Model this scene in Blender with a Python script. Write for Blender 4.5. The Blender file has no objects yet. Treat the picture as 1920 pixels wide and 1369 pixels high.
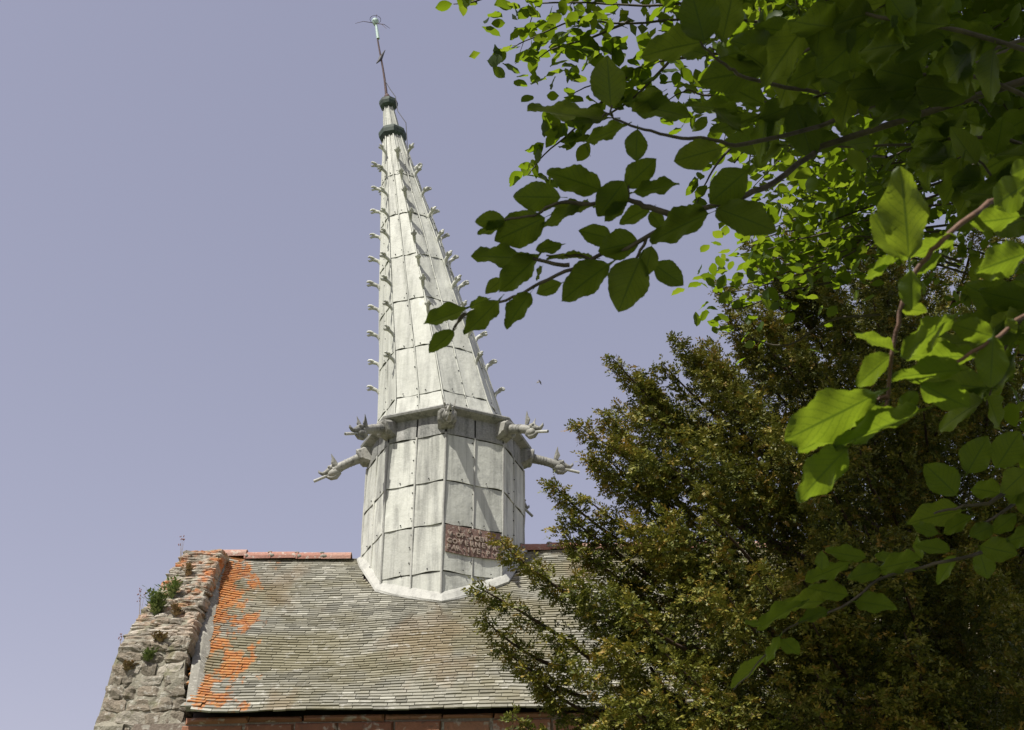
import bpy, math, random
import numpy as np
from mathutils import Vector, Matrix, Quaternion
random.seed(7); rng = np.random.default_rng(11)
R_ = math.radians
scene = bpy.context.scene
col = scene.collection

# ------------------------------------------------------------------ camera
F_PX, PITCH, ROLL = 2250.0, R_(32.0), R_(-1.0)      # focal length in pixels of a 1920 wide picture
EYE = np.array([0.0, 0.0, 1.6])
cd = bpy.data.cameras.new('camera'); cam = bpy.data.objects.new('camera', cd); col.objects.link(cam)
cd.sensor_width = 36.0; cd.lens = F_PX / 1920 * 36.0; cd.clip_start = 0.05; cd.clip_end = 3000
cam.matrix_world = Matrix.Translation(EYE) @ Matrix.Rotation(math.pi / 2 + PITCH, 4, 'X') @ Matrix.Rotation(ROLL, 4, 'Z')
cd.dof.use_dof = True; cd.dof.focus_distance = 12.0; cd.dof.aperture_fstop = 20.0
scene.camera = cam

# ------------------------------------------------------------------ sky and sun
SUN_DIR = Vector((-0.72, -0.82, 1.72)).normalized()          # towards the sun
SUN_EL = math.asin(SUN_DIR.z); SUN_ROT = math.atan2(SUN_DIR.x, SUN_DIR.y)
world = bpy.data.worlds.new('World'); scene.world = world; world.use_nodes = True
nt = world.node_tree; nt.nodes.clear()
wo = nt.nodes.new('ShaderNodeOutputWorld'); bg = nt.nodes.new('ShaderNodeBackground')
sk = nt.nodes.new('ShaderNodeTexSky'); sk.sky_type = 'NISHITA'; sk.sun_disc = False
sk.sun_elevation = SUN_EL; sk.sun_rotation = SUN_ROT
sk.air_density = 1.0; sk.dust_density = 0.7; sk.ozone_density = 1.0
hs = nt.nodes.new('ShaderNodeHueSaturation'); hs.inputs['Saturation'].default_value = 0.95; hs.inputs['Value'].default_value = 1.56
mt = nt.nodes.new('ShaderNodeMix'); mt.data_type = 'RGBA'; mt.blend_type = 'MULTIPLY'
mt.inputs[0].default_value = 1.0; mt.inputs[7].default_value = (1.16, 0.96, 0.985, 1)
gm_ = nt.nodes.new('ShaderNodeGamma'); gm_.inputs[1].default_value = 0.55      # hazy summer sky: flatter than clear air
nt.links.new(sk.outputs[0], gm_.inputs[0]); nt.links.new(gm_.outputs[0], hs.inputs['Color']); nt.links.new(hs.outputs[0], mt.inputs[6])
nt.links.new(mt.outputs[2], bg.inputs[0]); bg.inputs[1].default_value = 0.14
nt.links.new(bg.outputs[0], wo.inputs[0])
sd = bpy.data.lights.new('sun', 'SUN'); sd.energy = 5.0; sd.angle = R_(0.55); sd.color = (1.0, 0.96, 0.88)
sun = bpy.data.objects.new('sun', sd); col.objects.link(sun)
sun.rotation_mode = 'QUATERNION'; sun.rotation_quaternion = (-SUN_DIR).to_track_quat('-Z', 'Y'); sun.location = (-8, -8, 20)
scene.view_settings.view_transform = 'Standard'; scene.view_settings.look = 'None'
scene.view_settings.gamma = 1.0; scene.view_settings.exposure = 0.32
scene.render.engine = 'CYCLES'; scene.cycles.max_bounces = 5; scene.cycles.diffuse_bounces = 3; scene.cycles.transmission_bounces = 6
scene.cycles.transparent_max_bounces = 6

# ------------------------------------------------------------------ survey helpers: where a line of sight meets a plane
_c, _s = math.cos(PITCH), math.sin(PITCH)
FWD = np.array([0, _c, _s]); UP = np.array([0, -_s, _c]); RT = np.array([1.0, 0, 0])
def ray(px, py):
    u, v = px - 960.0, py - 684.5; cr, sr = math.cos(ROLL), math.sin(ROLL)
    uu, vv = u * cr + v * sr, -u * sr + v * cr
    return FWD + RT * uu / F_PX - UP * vv / F_PX
def at_y(px, py, y): d = ray(px, py); return EYE + d * (y / d[1])
def at_d(px, py, d): return EYE + ray(px, py) * d
def at_plane(px, py, p0, n):
    d = ray(px, py); return EYE + d * (np.dot(np.asarray(p0) - EYE, n) / np.dot(d, n))
def V(*a): return np.array(a, float)
def unit(a): a = np.asarray(a, float); return a / (np.linalg.norm(a) + 1e-12)

# ------------------------------------------------------------------ mesh helpers
class MB:
    def __init__(self): self.v = []; self.f = []; self.sm = []
    def add(self, vs, fs, smooth=False):
        o = len(self.v); self.v += [tuple(map(float, p)) for p in vs]
        self.f += [tuple(i + o for i in f) for f in fs]; self.sm += [smooth] * len(fs); return self
    def box(self, c, sx, sy, sz, ax=None):
        ax = ax or ((1, 0, 0), (0, 1, 0), (0, 0, 1)); c = np.asarray(c, float)
        a, b, d = [np.asarray(q, float) for q in ax]
        vs = [c + a * sx * i + b * sy * j + d * sz * k for i in (-.5, .5) for j in (-.5, .5) for k in (-.5, .5)]
        return self.add(vs, [(0, 1, 3, 2), (4, 6, 7, 5), (0, 4, 5, 1), (2, 3, 7, 6), (0, 2, 6, 4), (1, 5, 7, 3)])
    def tube(self, pts, rad, n=8, caps=True, flat=1.0, smooth=True):
        pts = [np.asarray(p, float) for p in pts]; m = len(pts)
        if not hasattr(rad, '__len__'): rad = [rad] * m
        t0 = unit(pts[1] - pts[0]); ref = V(0, 0, 1) if abs(t0[2]) < .9 else V(1, 0, 0)
        a = unit(np.cross(t0, ref)); vs = []; fs = []
        for i in range(m):
            t = unit(pts[min(i + 1, m - 1)] - pts[max(i - 1, 0)])
            a = unit(a - t * np.dot(a, t)); b = np.cross(t, a)
            for k in range(n):
                w = 2 * math.pi * k / n; vs.append(pts[i] + (a * math.cos(w) + b * flat * math.sin(w)) * rad[i])
        for i in range(m - 1):
            for k in range(n):
                k2 = (k + 1) % n; fs.append((i * n + k, i * n + k2, (i + 1) * n + k2, (i + 1) * n + k))
        self.add(vs, fs, smooth)
        if caps:
            self.add([vs[k] for k in range(n)], [tuple(range(n - 1, -1, -1))])
            self.add([vs[(m - 1) * n + k] for k in range(n)], [tuple(range(n))])
        return self
    def rings(self, rings, smooth=False, cap0=True, cap1=True):
        n = len(rings[0]); vs = [p for r in rings for p in r]; fs = []
        for i in range(len(rings) - 1):
            for k in range(n):
                k2 = (k + 1) % n; fs.append((i * n + k, i * n + k2, (i + 1) * n + k2, (i + 1) * n + k))
        if cap0: fs.append(tuple(range(n - 1, -1, -1)))
        if cap1: fs.append(tuple((len(rings) - 1) * n + k for k in range(n)))
        return self.add(vs, fs, smooth)
    def blob(self, c, rx, ry, rz, ax=None, n=8, m=6, smooth=True):
        ax = ax or ((1, 0, 0), (0, 1, 0), (0, 0, 1)); a, b, d = [np.asarray(q, float) for q in ax]; c = np.asarray(c, float)
        vs = [c - d * rz]; fs = []
        for i in range(1, m):
            th = math.pi * i / m
            for k in range(n):
                w = 2 * math.pi * k / n
                vs.append(c + a * rx * math.sin(th) * math.cos(w) + b * ry * math.sin(th) * math.sin(w) - d * rz * math.cos(th))
        vs.append(c + d * rz); L = len(vs) - 1
        for k in range(n):
            k2 = (k + 1) % n
            fs.append((0, 1 + k2, 1 + k)); fs.append((L, 1 + (m - 2) * n + k, 1 + (m - 2) * n + k2))
            for i in range(m - 2): fs.append((1 + i * n + k, 1 + i * n + k2, 1 + (i + 1) * n + k2, 1 + (i + 1) * n + k))
        return self.add(vs, fs, smooth)
    def mesh(self, name, mat=None):
        me = bpy.data.meshes.new(name); me.from_pydata(self.v, [], self.f)
        me.polygons.foreach_set('use_smooth', self.sm)
        if mat: me.materials.append(mat)
        me.update(); return me
    def build(self, name, mat, parent=None): return obj(name, self.mesh(name, mat), parent)
def obj(name, me, parent=None):
    o = bpy.data.objects.new(name, me); col.objects.link(o)
    if parent is not None: o.parent = parent
    return o
def tag(o, label=None, cat=None, group=None, kind=None):
    if label: o['label'] = label
    if cat: o['category'] = cat
    if group: o['group'] = group
    if kind: o['kind'] = kind
    return o
def empty(name, loc=(0, 0, 0)):
    o = bpy.data.objects.new(name, None); col.objects.link(o); o.location = loc; o.empty_display_size = .2; return o
def under(o, root):
    """parent o to root (an unrotated, unscaled Empty) without moving it"""
    o.parent = root; o.matrix_parent_inverse = Matrix.Translation(-Vector(root.location)); return o
def np_mesh(name, verts, faces, mat, smooth=False, attrs=None):
    """verts (n,3), faces (m,k) arrays, attrs {name: (n,4)} point colours"""
    me = bpy.data.meshes.new(name); n, m, k = len(verts), len(faces), faces.shape[1]
    me.vertices.add(n); me.vertices.foreach_set('co', np.ascontiguousarray(verts, np.float32).ravel())
    me.loops.add(m * k); me.loops.foreach_set('vertex_index', np.ascontiguousarray(faces, np.int32).ravel())
    me.polygons.add(m); me.polygons.foreach_set('loop_start', np.arange(0, m * k, k, dtype=np.int32))
    me.polygons.foreach_set('use_smooth', np.full(m, smooth))
    for an, av in (attrs or {}).items():
        a = me.attributes.new(an, 'FLOAT_COLOR', 'POINT'); a.data.foreach_set('color', np.ascontiguousarray(av, np.float32).ravel())
    me.update(calc_edges=True); me.validate()
    if mat: me.materials.append(mat)
    return me

# ------------------------------------------------------------------ materials
class NT:
    def __init__(self, name):
        self.m = bpy.data.materials.new(name); self.m.use_nodes = True; self.t = self.m.node_tree; self.t.nodes.clear()
        self.out = self.n('ShaderNodeOutputMaterial')
    def n(self, k, **kw):
        q = self.t.nodes.new(k)
        for a, b in kw.items(): setattr(q, a, b)
        return q
    def l(self, a, b): self.t.links.new(a, b)
    def val(self, sock, x):
        if hasattr(x, 'links'): self.l(x, sock)
        else: sock.default_value = x
    def noise(self, vec, scale, detail=4, rough=.55, out=0):
        q = self.n('ShaderNodeTexNoise'); q.inputs['Scale'].default_value = scale; q.inputs['Detail'].default_value = detail
        q.inputs['Roughness'].default_value = rough
        if vec is not None: self.l(vec, q.inputs['Vector'])
        return q.outputs[out]
    def mapping(self, vec, scale=(1, 1, 1), loc=(0, 0, 0)):
        q = self.n('ShaderNodeMapping'); q.inputs['Scale'].default_value = scale; q.inputs['Location'].default_value = loc; self.l(vec, q.inputs['Vector']); return q.outputs[0]
    def ramp(self, fac, stops):
        q = self.n('ShaderNodeValToRGB'); self.l(fac, q.inputs[0]); e = q.color_ramp.elements
        while len(e) < len(stops): e.new(0.5)
        for i, (p, c) in enumerate(stops): e[i].position = p; e[i].color = (*c, 1) if len(c) == 3 else c
        return q.outputs[0]
    def step(self, fac, a, b):
        q = self.n('ShaderNodeMapRange'); q.interpolation_type = 'SMOOTHSTEP'; self.l(fac, q.inputs[0])
        q.inputs[1].default_value = a; q.inputs[2].default_value = b; return q.outputs[0]
    def math(self, op, a, b=0.0, clamp=False):
        q = self.n('ShaderNodeMath', operation=op, use_clamp=clamp); self.val(q.inputs[0], a); self.val(q.inputs[1], b); return q.outputs[0]
    def mix(self, fac, a, b, mode='MIX'):
        q = self.n('ShaderNodeMix', data_type='RGBA', blend_type=mode); self.val(q.inputs[0], fac)
        for s, x in ((q.inputs[6], a), (q.inputs[7], b)):
            if hasattr(x, 'links'): self.l(x, s)
            else: s.default_value = (*x, 1)
        return q.outputs[2]
    def bump(self, h, strength=.3, dist=.01):
        q = self.n('ShaderNodeBump'); q.inputs['Strength'].default_value = strength; q.inputs['Distance'].default_value = dist; self.l(h, q.inputs['Height']); return q.outputs[0]
    def principled(self, color, rough=.7, metal=0, normal=None, spec=None):
        p = self.n('ShaderNodeBsdfPrincipled'); self.val(p.inputs['Base Color'], color if hasattr(color, 'links') else (*color, 1))
        self.val(p.inputs['Roughness'], rough); p.inputs['Metallic'].default_value = metal
        if normal is not None: self.l(normal, p.inputs['Normal'])
        if spec is not None: p.inputs['Specular IOR Level'].default_value = spec
        self.l(p.outputs[0], self.out.inputs[0]); return p
    def pos(self): return self.n('ShaderNodeNewGeometry').outputs['Position']
    def rnd(self): return self.n('ShaderNodeObjectInfo').outputs['Random']
    def attr(self, name): return self.n('ShaderNodeAttribute', attribute_name=name).outputs['Color']
    def sep(self, vec):
        q = self.n('ShaderNodeSeparateXYZ'); self.l(vec, q.inputs[0]); return q.outputs

def mat_lead(name, light=(.52, .53, .47), dark=(.25, .255, .23), streak=.6):
    k = NT(name); P = k.pos()
    st = k.noise(k.mapping(P, (9, 9, .7)), 1.0, 5, .6)
    cl = k.noise(P, 2.2, 5, .6)
    fine = k.noise(P, 38, 3, .6)
    c = k.mix(k.step(st, .42, .74), light, dark)
    run = k.noise(k.mapping(P, (34, 34, 1.3)), 1.0, 4, .6)
    c = k.mix(k.math('MULTIPLY', k.step(run, .56, .72), .45), c, dark)
    c = k.mix(k.math('MULTIPLY', k.step(k.noise(k.mapping(P, (3, 3, 1.4), (4, 2, 7)), 1.0, 5, .65), .55, .66), .5), c, tuple(min(.8, q * 1.3) for q in light))
    c = k.mix(k.math('MULTIPLY', k.step(cl, .52, .75), streak), c, (.26, .265, .24))
    c = k.mix(k.math('MULTIPLY', k.step(fine, .35, .7), .16), c, (.68, .68, .62))
    r = k.math('ADD', k.math('MULTIPLY', k.rnd(), .26), .86)
    g = k.n('ShaderNodeCombineColor'); [k.l(r, g.inputs[i]) for i in range(3)]
    c = k.mix(1.0, c, g.outputs[0], 'MULTIPLY')
    h = k.math('ADD', k.noise(P, 9, 3), k.math('MULTIPLY', fine, .35))
    k.principled(c, k.math('ADD', k.math('MULTIPLY', st, .25), .5), 0.0, k.bump(h, .35, .02), .3); return k.m
def mat_stone(name, stops, scale=6, bump=.6, lichen=0.0, tint=.5):
    k = NT(name); P = k.pos()
    a = k.noise(P, scale, 6, .65); b = k.noise(P, scale * 6, 4, .7)
    c = k.ramp(k.math('ADD', k.math('MULTIPLY', a, 1 - tint), k.math('MULTIPLY', k.rnd(), tint)), stops)
    c = k.mix(k.math('MULTIPLY', k.step(b, .5, .75), .55), c, (.10, .09, .075))
    c = k.mix(k.math('MULTIPLY', k.step(k.noise(P, scale * 2.3, 4), .56, .66), .6), c, (.52, .50, .43))
    if lichen:
        z = k.sep(P)[2]
        m = k.math('MULTIPLY', k.step(k.noise(P, 3.4, 5, .6), .60 - .12 * lichen, .66), k.step(z, 5.9, 7.4))
        c = k.mix(k.math('MULTIPLY', m, .85), c, (.52, .17, .035))
        m2 = k.math('MULTIPLY', k.step(k.noise(k.mapping(P, (1, 1, 1), (5, 3, 1)), 4.5, 5, .6), .55, .66), .5)
        c = k.mix(m2, c, (.16, .16, .075))
    h = k.math('ADD', a, k.math('MULTIPLY', b, .6))
    k.principled(c, .9, 0, k.bump(h, bump, .03), .25); return k.m
def mat_slate():
    k = NT('slate'); P = k.pos(); x, y, z = k.sep(P)
    t = k.attr('tint'); tv = k.sep(t)
    mott = k.noise(P, 24, 4, .65)
    c = k.ramp(tv[0], [(0.0, (.15, .145, .115)), (.3, (.22, .213, .17)), (.85, (.29, .28, .225)), (1.0, (.40, .39, .325))])
    c = k.mix(k.math('MULTIPLY', k.step(mott, .45, .7), .4), c, (.20, .20, .17))
    # broad olive and brown patches of algae
    big = k.noise(k.mapping(P, (.55, .8, .8)), 1.0, 4, .6)
    c = k.mix(k.math('MULTIPLY', k.step(big, .44, .60), .7), c, (.17, .15, .078))
    big2 = k.noise(k.mapping(P, (.9, .3, .3), (3, 8, 2)), 1.3, 4, .6)
    c = k.mix(k.math('MULTIPLY', k.step(big2, .52, .64), .45), c, (.20, .14, .075))
    # pale crust of lichen
    c = k.mix(k.math('MULTIPLY', k.step(k.noise(P, 7, 5, .7), .57, .66), .55), c, (.48, .47, .42))
    # orange lichen grows on the slates beside the gable, thinning out along the ridge
    near = k.step(k.math('ADD', x, k.math('MULTIPLY', k.math('SUBTRACT', z, 8.0), .27)), -2.55, -4.0)
    ridge = k.math('MULTIPLY', k.step(z, 7.2, 8.1), k.step(x, -2.2, -3.6))
    near = k.math('MULTIPLY', near, k.math('ADD', .86, k.math('MULTIPLY', k.step(z, 5.6, 6.9), .14)))
    amt = k.math('MAXIMUM', near, k.math('MULTIPLY', ridge, .62))
    ln = k.math('ADD', k.math('MULTIPLY', k.noise(k.mapping(P, (2.6, 1.15, 1.15)), 1.7, 6, .62), 1.06), k.math('MULTIPLY', tv[1], .06))
    th = k.math('SUBTRACT', .92, k.math('MULTIPLY', amt, .455))
    lm = k.step(k.math('SUBTRACT', ln, th), -.025, .075)
    lc = k.mix(k.step(mott, .35, .7), (.46, .18, .035), (.30, .085, .018)); lc = k.mix(k.math('MULTIPLY', k.step(k.noise(P, 11, 4), .5, .7), .6), lc, (.40, .25, .09))
    spk = k.step(k.math('ADD', k.noise(P, 17, 4, .7), k.math('MULTIPLY', lm, .16)), .46, .60)
    c = k.mix(k.math('MULTIPLY', k.math('MULTIPLY', lm, spk), .88), c, lc)
    k.principled(c, k.math('ADD', .5, k.math('MULTIPLY', mott, .35)), 0, k.bump(mott, .35, .006), .4); return k.m
def simple(name, color, rough=.7, metal=0, scale=0, var=.25, bump=.2, spec=None):
    k = NT(name)
    if not scale: k.principled(color, rough, metal, None, spec); return k.m
    P = k.pos(); a = k.noise(P, scale, 5, .6)
    d = tuple(q * (1 - var) for q in color); l = tuple(min(1, q * (1 + var)) for q in color)
    k.principled(k.mix(k.step(a, .3, .7), d, l), rough, metal, k.bump(a, bump, .02), spec); return k.m
def mat_leaf(name, veins=True, top=(.028, .054, .010), back=(.025, .043, .012), trans=(.28, .39, .022), twt=.44):
    k = NT(name); t = k.attr('tint'); tv = k.sep(t)
    if veins:
        uvn = k.n('ShaderNodeUVMap'); uv = k.sep(uvn.outputs[0]); au = k.math('ABSOLUTE', k.math('SUBTRACT', uv[0], .5))
        ph = k.math('MULTIPLY', k.math('SUBTRACT', uv[1], k.math('MULTIPLY', au, .55)), 9.0)
        fr = k.math('ABSOLUTE', k.math('SUBTRACT', k.math('FRACT', ph), .5))
        vein = k.math('MAXIMUM', k.math('MULTIPLY', k.step(fr, .40, .5), .7), k.step(au, .04, .008))
        rn = k.rnd(); obc = k.n('ShaderNodeTexCoord').outputs['Object']
        blot = k.noise(k.mapping(obc, (40, 40, 40)), 1.0, 3, .6)
    else: rn = tv[0]; vein = None; blot = None
    yel = k.step(rn, .55, 1.0)
    ct = k.mix(k.math('MULTIPLY', yel, .5), top, (.05, .075, .010)); cb = k.mix(k.math('MULTIPLY', yel, .5), back, (.055, .08, .02))
    tr = k.mix(k.math('MULTIPLY', yel, .6), trans, (.36, .45, .03))
    if veins:
        ct = k.mix(k.math('MULTIPLY', vein, .45), ct, (.12, .19, .04)); cb = k.mix(k.math('MULTIPLY', vein, .5), cb, (.10, .15, .045))
        tr = k.mix(k.math('MULTIPLY', vein, .7), tr, (.05, .10, .008)); tr = k.mix(k.math('MULTIPLY', k.step(blot, .5, .75), .5), tr, (.13, .21, .01))
    bf = k.n('ShaderNodeNewGeometry').outputs['Backfacing']
    c = k.mix(bf, ct, cb)
    p = k.principled(c, .48, 0, k.bump(vein, .25, .002) if veins else None, .22)
    ts = k.n('ShaderNodeBsdfTranslucent'); k.l(tr, ts.inputs[0])
    mx = k.n('ShaderNodeMixShader'); mx.inputs[0].default_value = twt; k.l(p.outputs[0], mx.inputs[1]); k.l(ts.outputs[0], mx.inputs[2]); k.l(mx.outputs[0], k.out.inputs[0])
    return k.m
def mat_yew():
    k = NT('yew_needles'); tv = k.sep(k.attr('tint'))
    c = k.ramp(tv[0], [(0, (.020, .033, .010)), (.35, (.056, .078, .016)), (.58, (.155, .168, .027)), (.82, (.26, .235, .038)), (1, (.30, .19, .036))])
    p = k.principled(c, .5, 0, None, .3)
    ts = k.n('ShaderNodeBsdfTranslucent'); k.l(k.mix(.5, c, (.10, .10, .012)), ts.inputs[0])
    mx = k.n('ShaderNodeMixShader'); mx.inputs[0].default_value = .22; k.l(p.outputs[0], mx.inputs[1]); k.l(ts.outputs[0], mx.inputs[2]); k.l(mx.outputs[0], k.out.inputs[0])
    return k.m

M = {}
M['lead'] = mat_lead('lead_sheet')
M['lead_cone'] = mat_lead('lead_sheet_cone', (.49, .50, .44), (.31, .318, .28), .35)
M['lead_dark'] = mat_lead('lead_sheet_dark', (.24, .24, .22), (.10, .105, .095), .7)  # darker lead for the frieze and the cornice
M['lead_white'] = mat_lead('lead_apron', (.40, .40, .36), (.28, .28, .255), .3)
M['gargoyle'] = mat_lead('lead_gargoyle', (.25, .245, .215), (.06, .06, .054), .9)
M['seam'] = mat_lead('lead_roll', (.42, .42, .38), (.2, .2, .185), .5)
M['core'] = simple('dirty_lead_joint', (.055, .055, .05), .9)
M['green'] = simple('green_copper', (.036, .055, .042), .7, 0, 14, .5)
M['iron'] = simple('rusty_iron', (.075, .042, .04), .8, 0, 30, .5)
M['verdigris'] = simple('pale_verdigris', (.42, .55, .50), .6, 0, 30, .2)
M['black'] = simple('dark_metal', (.03, .03, .03), .6)
M['plate'] = mat_stone('pink_plate', [(.3, (.19, .12, .10)), (.6, (.26, .17, .14)), (1, (.30, .225, .18))], 14, .5, 0, 0)
M['letter'] = simple('raised_letter', (.31, .245, .195), .8, 0, 25, .25)
M['slate'] = mat_slate()
M['ridge'] = mat_stone('ridge_tile', [(.2, (.33, .15, .11)), (.55, (.40, .22, .17)), (.9, (.42, .31, .25))], 7, .4, 0, .6)
M['mortar'] = mat_stone('mortar', [(.3, (.225, .207, .157)), (.7, (.33, .31, .245))], 8, .9, .7, 0)
M['fillet'] = mat_stone('mortar_fillet', [(.3, (.20, .19, .16)), (.7, (.29, .28, .235))], 8, .5, 0, 0)
M['stone'] = mat_stone('rubble_stone', [(.2, (.135, .118, .09)), (.5, (.21, .183, .14)), (.8, (.30, .25, .19))], 7, 1.0, 1.0)
M['stone_pale'] = mat_stone('pale_stone', [(.2, (.26, .235, .19)), (.5, (.38, .345, .28)), (.8, (.48, .44, .365))], 7, 1.0, 1.3)
M['block'] = mat_stone('red_block', [(.2, (.22, .10, .065)), (.5, (.30, .14, .085)), (.8, (.36, .19, .12))], 4, .6, 0)
M['joint'] = mat_stone('wall_mortar', [(.3, (.20, .16, .13)), (.7, (.27, .22, .18))], 6, .6)
M['wood'] = simple('dark_timber', (.05, .035, .03), .9, 0, 12, .4)
M['bark'] = simple('beech_bark', (.085, .07, .055), .85, 0, 30, .4)
M['twig'] = simple('reddish_twig', (.13, .07, .045), .7, 0, 60, .35)
M['yewbark'] = simple('yew_bark', (.07, .042, .03), .9, 0, 25, .45)
M['leaf'] = mat_leaf('beech_leaf', True)
M['leafmass'] = mat_leaf('beech_foliage', False, trans=(.25, .37, .012))
M['yew'] = mat_yew()
M['weed'] = simple('weed_green', (.20, .26, .085), .6, 0, 40, .4)
M['straw'] = simple('dry_straw', (.30, .22, .12), .8, 0, 40, .3)
M['seed'] = simple('reddish_seed_head', (.22, .09, .07), .8)
M['insect'] = simple('insect_body', (.05, .045, .05), .5)
M['wing'] = simple('insect_wing', (.35, .33, .36), .3)
k = NT('meadow'); P = k.pos(); a = k.noise(P, .4, 6, .65); b = k.noise(P, 9, 5, .7)
k.principled(k.mix(k.step(b, .3, .7), k.mix(k.step(a, .35, .65), (.05, .085, .022), (.085, .11, .035)), (.11, .12, .05)), .9, 0, k.bump(b, .6, .05)); M['grass'] = k.m

# ------------------------------------------------------------------ ground
gv = [(x, y, 0) for y in (-600, -20, 0, 20, 600) for x in (-600, -20, 0, 20, 600)]
ground = MB().add(gv, [(r * 5 + c, r * 5 + c + 1, r * 5 + c + 6, r * 5 + c + 5) for r in range(4) for c in range(4)]).build('ground', M['grass'])
tag(ground, kind='structure')

# ------------------------------------------------------------------ chapel
XD, YD = -0.998, 15.417                      # axis of the spire on the ridge
ZR, TANP, HALF = 8.19, 0.967, 3.12           # ridge height, roof slope, half span to the eaves
SL = math.atan(TANP); CS, SN = math.cos(SL), math.sin(SL); SLEN = HALF / CS
YE, ZE = YD - HALF, ZR - HALF * TANP
DN = V(0, -CS, -SN); NRM = V(0, -SN, CS)     # down the slope, out of the roof
XL_RIDGE, XL_EAVE, XR = -4.03, -3.31, 9.0
chapel = empty('chapel', (XD, YD, 0)); tag(chapel, 'old stone chapel with a pale slate roof and rough gable', 'chapel')
def x_edge(s): return XL_RIDGE + (XL_EAVE - XL_RIDGE) * min(1.0, max(0.0, s / SLEN)) ** 1.15
def wob(x, s):                                # the old roof is not flat
    w = .022 * math.sin(1.1 * x + .6 * s) + .016 * math.sin(2.3 * x - 1.4 * s + 1) + .012 * math.sin(3.9 * s + .7 * x)
    w -= .05 * math.sin(math.pi * min(1, max(0, (x + 4.1) / 4.5))) * (1 - s / SLEN)
    return w + .055 * math.exp(-max(0, x - x_edge(s)) / .2)
def roof_pt(x, s, h=0.0): return V(x, YD, ZR) + DN * s + NRM * (h + wob(x, s))
# roof body: the deck under the slates and the far slope
m = MB(); nx, ns = 40, 12
xs = [i / nx for i in range(nx + 1)]
def deck(h):
    out = []
    for j in range(ns + 1):
        s_ = SLEN * j / ns; xe = x_edge(s_) - .05
        for u in xs:
            x_ = xe + (XR - xe) * u ** 1.3; out.append(V(x_, YD, ZR) + DN * (SLEN - .03) * (j / ns) + NRM * (h + .6 * wob(max(x_, xe + .35), s_)))
    return out
q = [(j * (nx + 1) + i, (j + 1) * (nx + 1) + i, (j + 1) * (nx + 1) + i + 1, j * (nx + 1) + i + 1) for j in range(ns) for i in range(nx)]
m.add(deck(-.06), q, True); m.add(deck(-.14), [f[::-1] for f in q], True)
B0, B1 = V(XL_RIDGE - .25, YD, ZR - .06), V(XR, YD, ZR - .06); dd = V(0, HALF, -HALF * TANP)
m.add([B0, B1, B1 + dd, B0 + dd], [(0, 1, 2, 3)])
roof = under(m.build('roof', M['wood']), chapel)
# slates
EXPO = SLEN / 66
def slate_mesh(seed):
    r = random.Random(seed); mb = MB(); th = r.uniform(.012, .020)
    j = [r.uniform(-.03, .03) for _ in range(8)]; L = 1.75
    # local x across (unit), y down the slope (unit = one exposure), z out
    top = [(-.5 + j[0], -L + 1, 0), (.5 + j[1], -L + 1, 0), (.5 + j[2] * .6, 1 + j[4] * 1.6, 0), (0, 1 + j[6] * 1.6, 0), (-.5 + j[3] * .6, 1 + j[5] * 1.6, 0)]
    bot = [(x, y, -th) for x, y, z in top]
    mb.add(top + bot, [(0, 4, 3, 2, 1), (5, 6, 7, 8, 9), (0, 5, 9, 4), (4, 9, 8, 3), (3, 8, 7, 2), (2, 7, 6, 1)])
    me = mb.mesh('slate', M['slate']); t = (r.random(), r.random(), 0, 1)
    a = me.attributes.new('tint', 'FLOAT_COLOR', 'POINT'); a.data.foreach_set('color', np.tile(t, len(me.vertices)).astype(np.float32))
    return me
variants = [slate_mesh(i) for i in range(16)]
var_np = [(np.array([v.co[:] for v in me.vertices]), [tuple(p.vertices) for p in me.polygons]) for me in variants]
big_v, big_f4, big_f5, big_t = [], [], [], []
single = []; nv = 0
for row in range(67):
    s0 = (row + .0) * EXPO; s0 = SLEN - (66 - row) * EXPO          # top of the exposed band
    ck = random.uniform(-.1, .1)
    x = x_edge(s0) - .02 - random.uniform(0, .12)
    while x < XR:
        w = random.choice([.105, .12, .135, .15, .165, .185]) * random.uniform(.9, 1.12)
        if row >= 65: w *= 1.18
        xc = x + w / 2; x += w + random.uniform(.002, .006)
        sc = s0 + .010 * math.sin(1.9 * xc + row * .11) + .006 * math.sin(4.3 * xc + row * .5) + random.uniform(-.006, .006)
        # the spire stands through the roof
        if abs(xc - XD) < 1.0 and sc < .98 * (1.12 - abs(xc - XD) * .42) / CS - .1: continue
        base = roof_pt(xc, sc); ex = unit(roof_pt(xc + .05, sc) - roof_pt(xc - .05, sc)); ey = unit(roof_pt(xc, sc + .05) - roof_pt(xc, sc - .05))
        rot = random.gauss(0, .022) + .0; ex2 = ex * math.cos(rot) + ey * math.sin(rot); ey2 = -ex * math.sin(rot) + ey * math.cos(rot)
        ez = unit(np.cross(ex2, ey2)); ez = ez if ez[2] > 0 else -ez
        tilt = random.uniform(.13, .24); ey3 = unit(ey2 + ez * tilt); ez3 = unit(np.cross(ex2, ey3)); ez3 = ez3 if ez3[2] > 0 else -ez3
        vi = random.randrange(16)
        px = xc
        if row >= 56 and -3.4 < xc < 1.4 and len(single) < 300 + 99 and (row, xc) is not None:
            single.append((row, base, ex2, ey3, ez3, w, vi)); continue
        big_v.append((base, ex2, ey3, ez3, w, vi))
single.sort(key=lambda a: -a[0])
def slate_mat(base, ex, ey, ez, w): return np.column_stack([ex * w, ey * EXPO, ez, base])
for it in single[300:]: big_v.append(it[1:])
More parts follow.
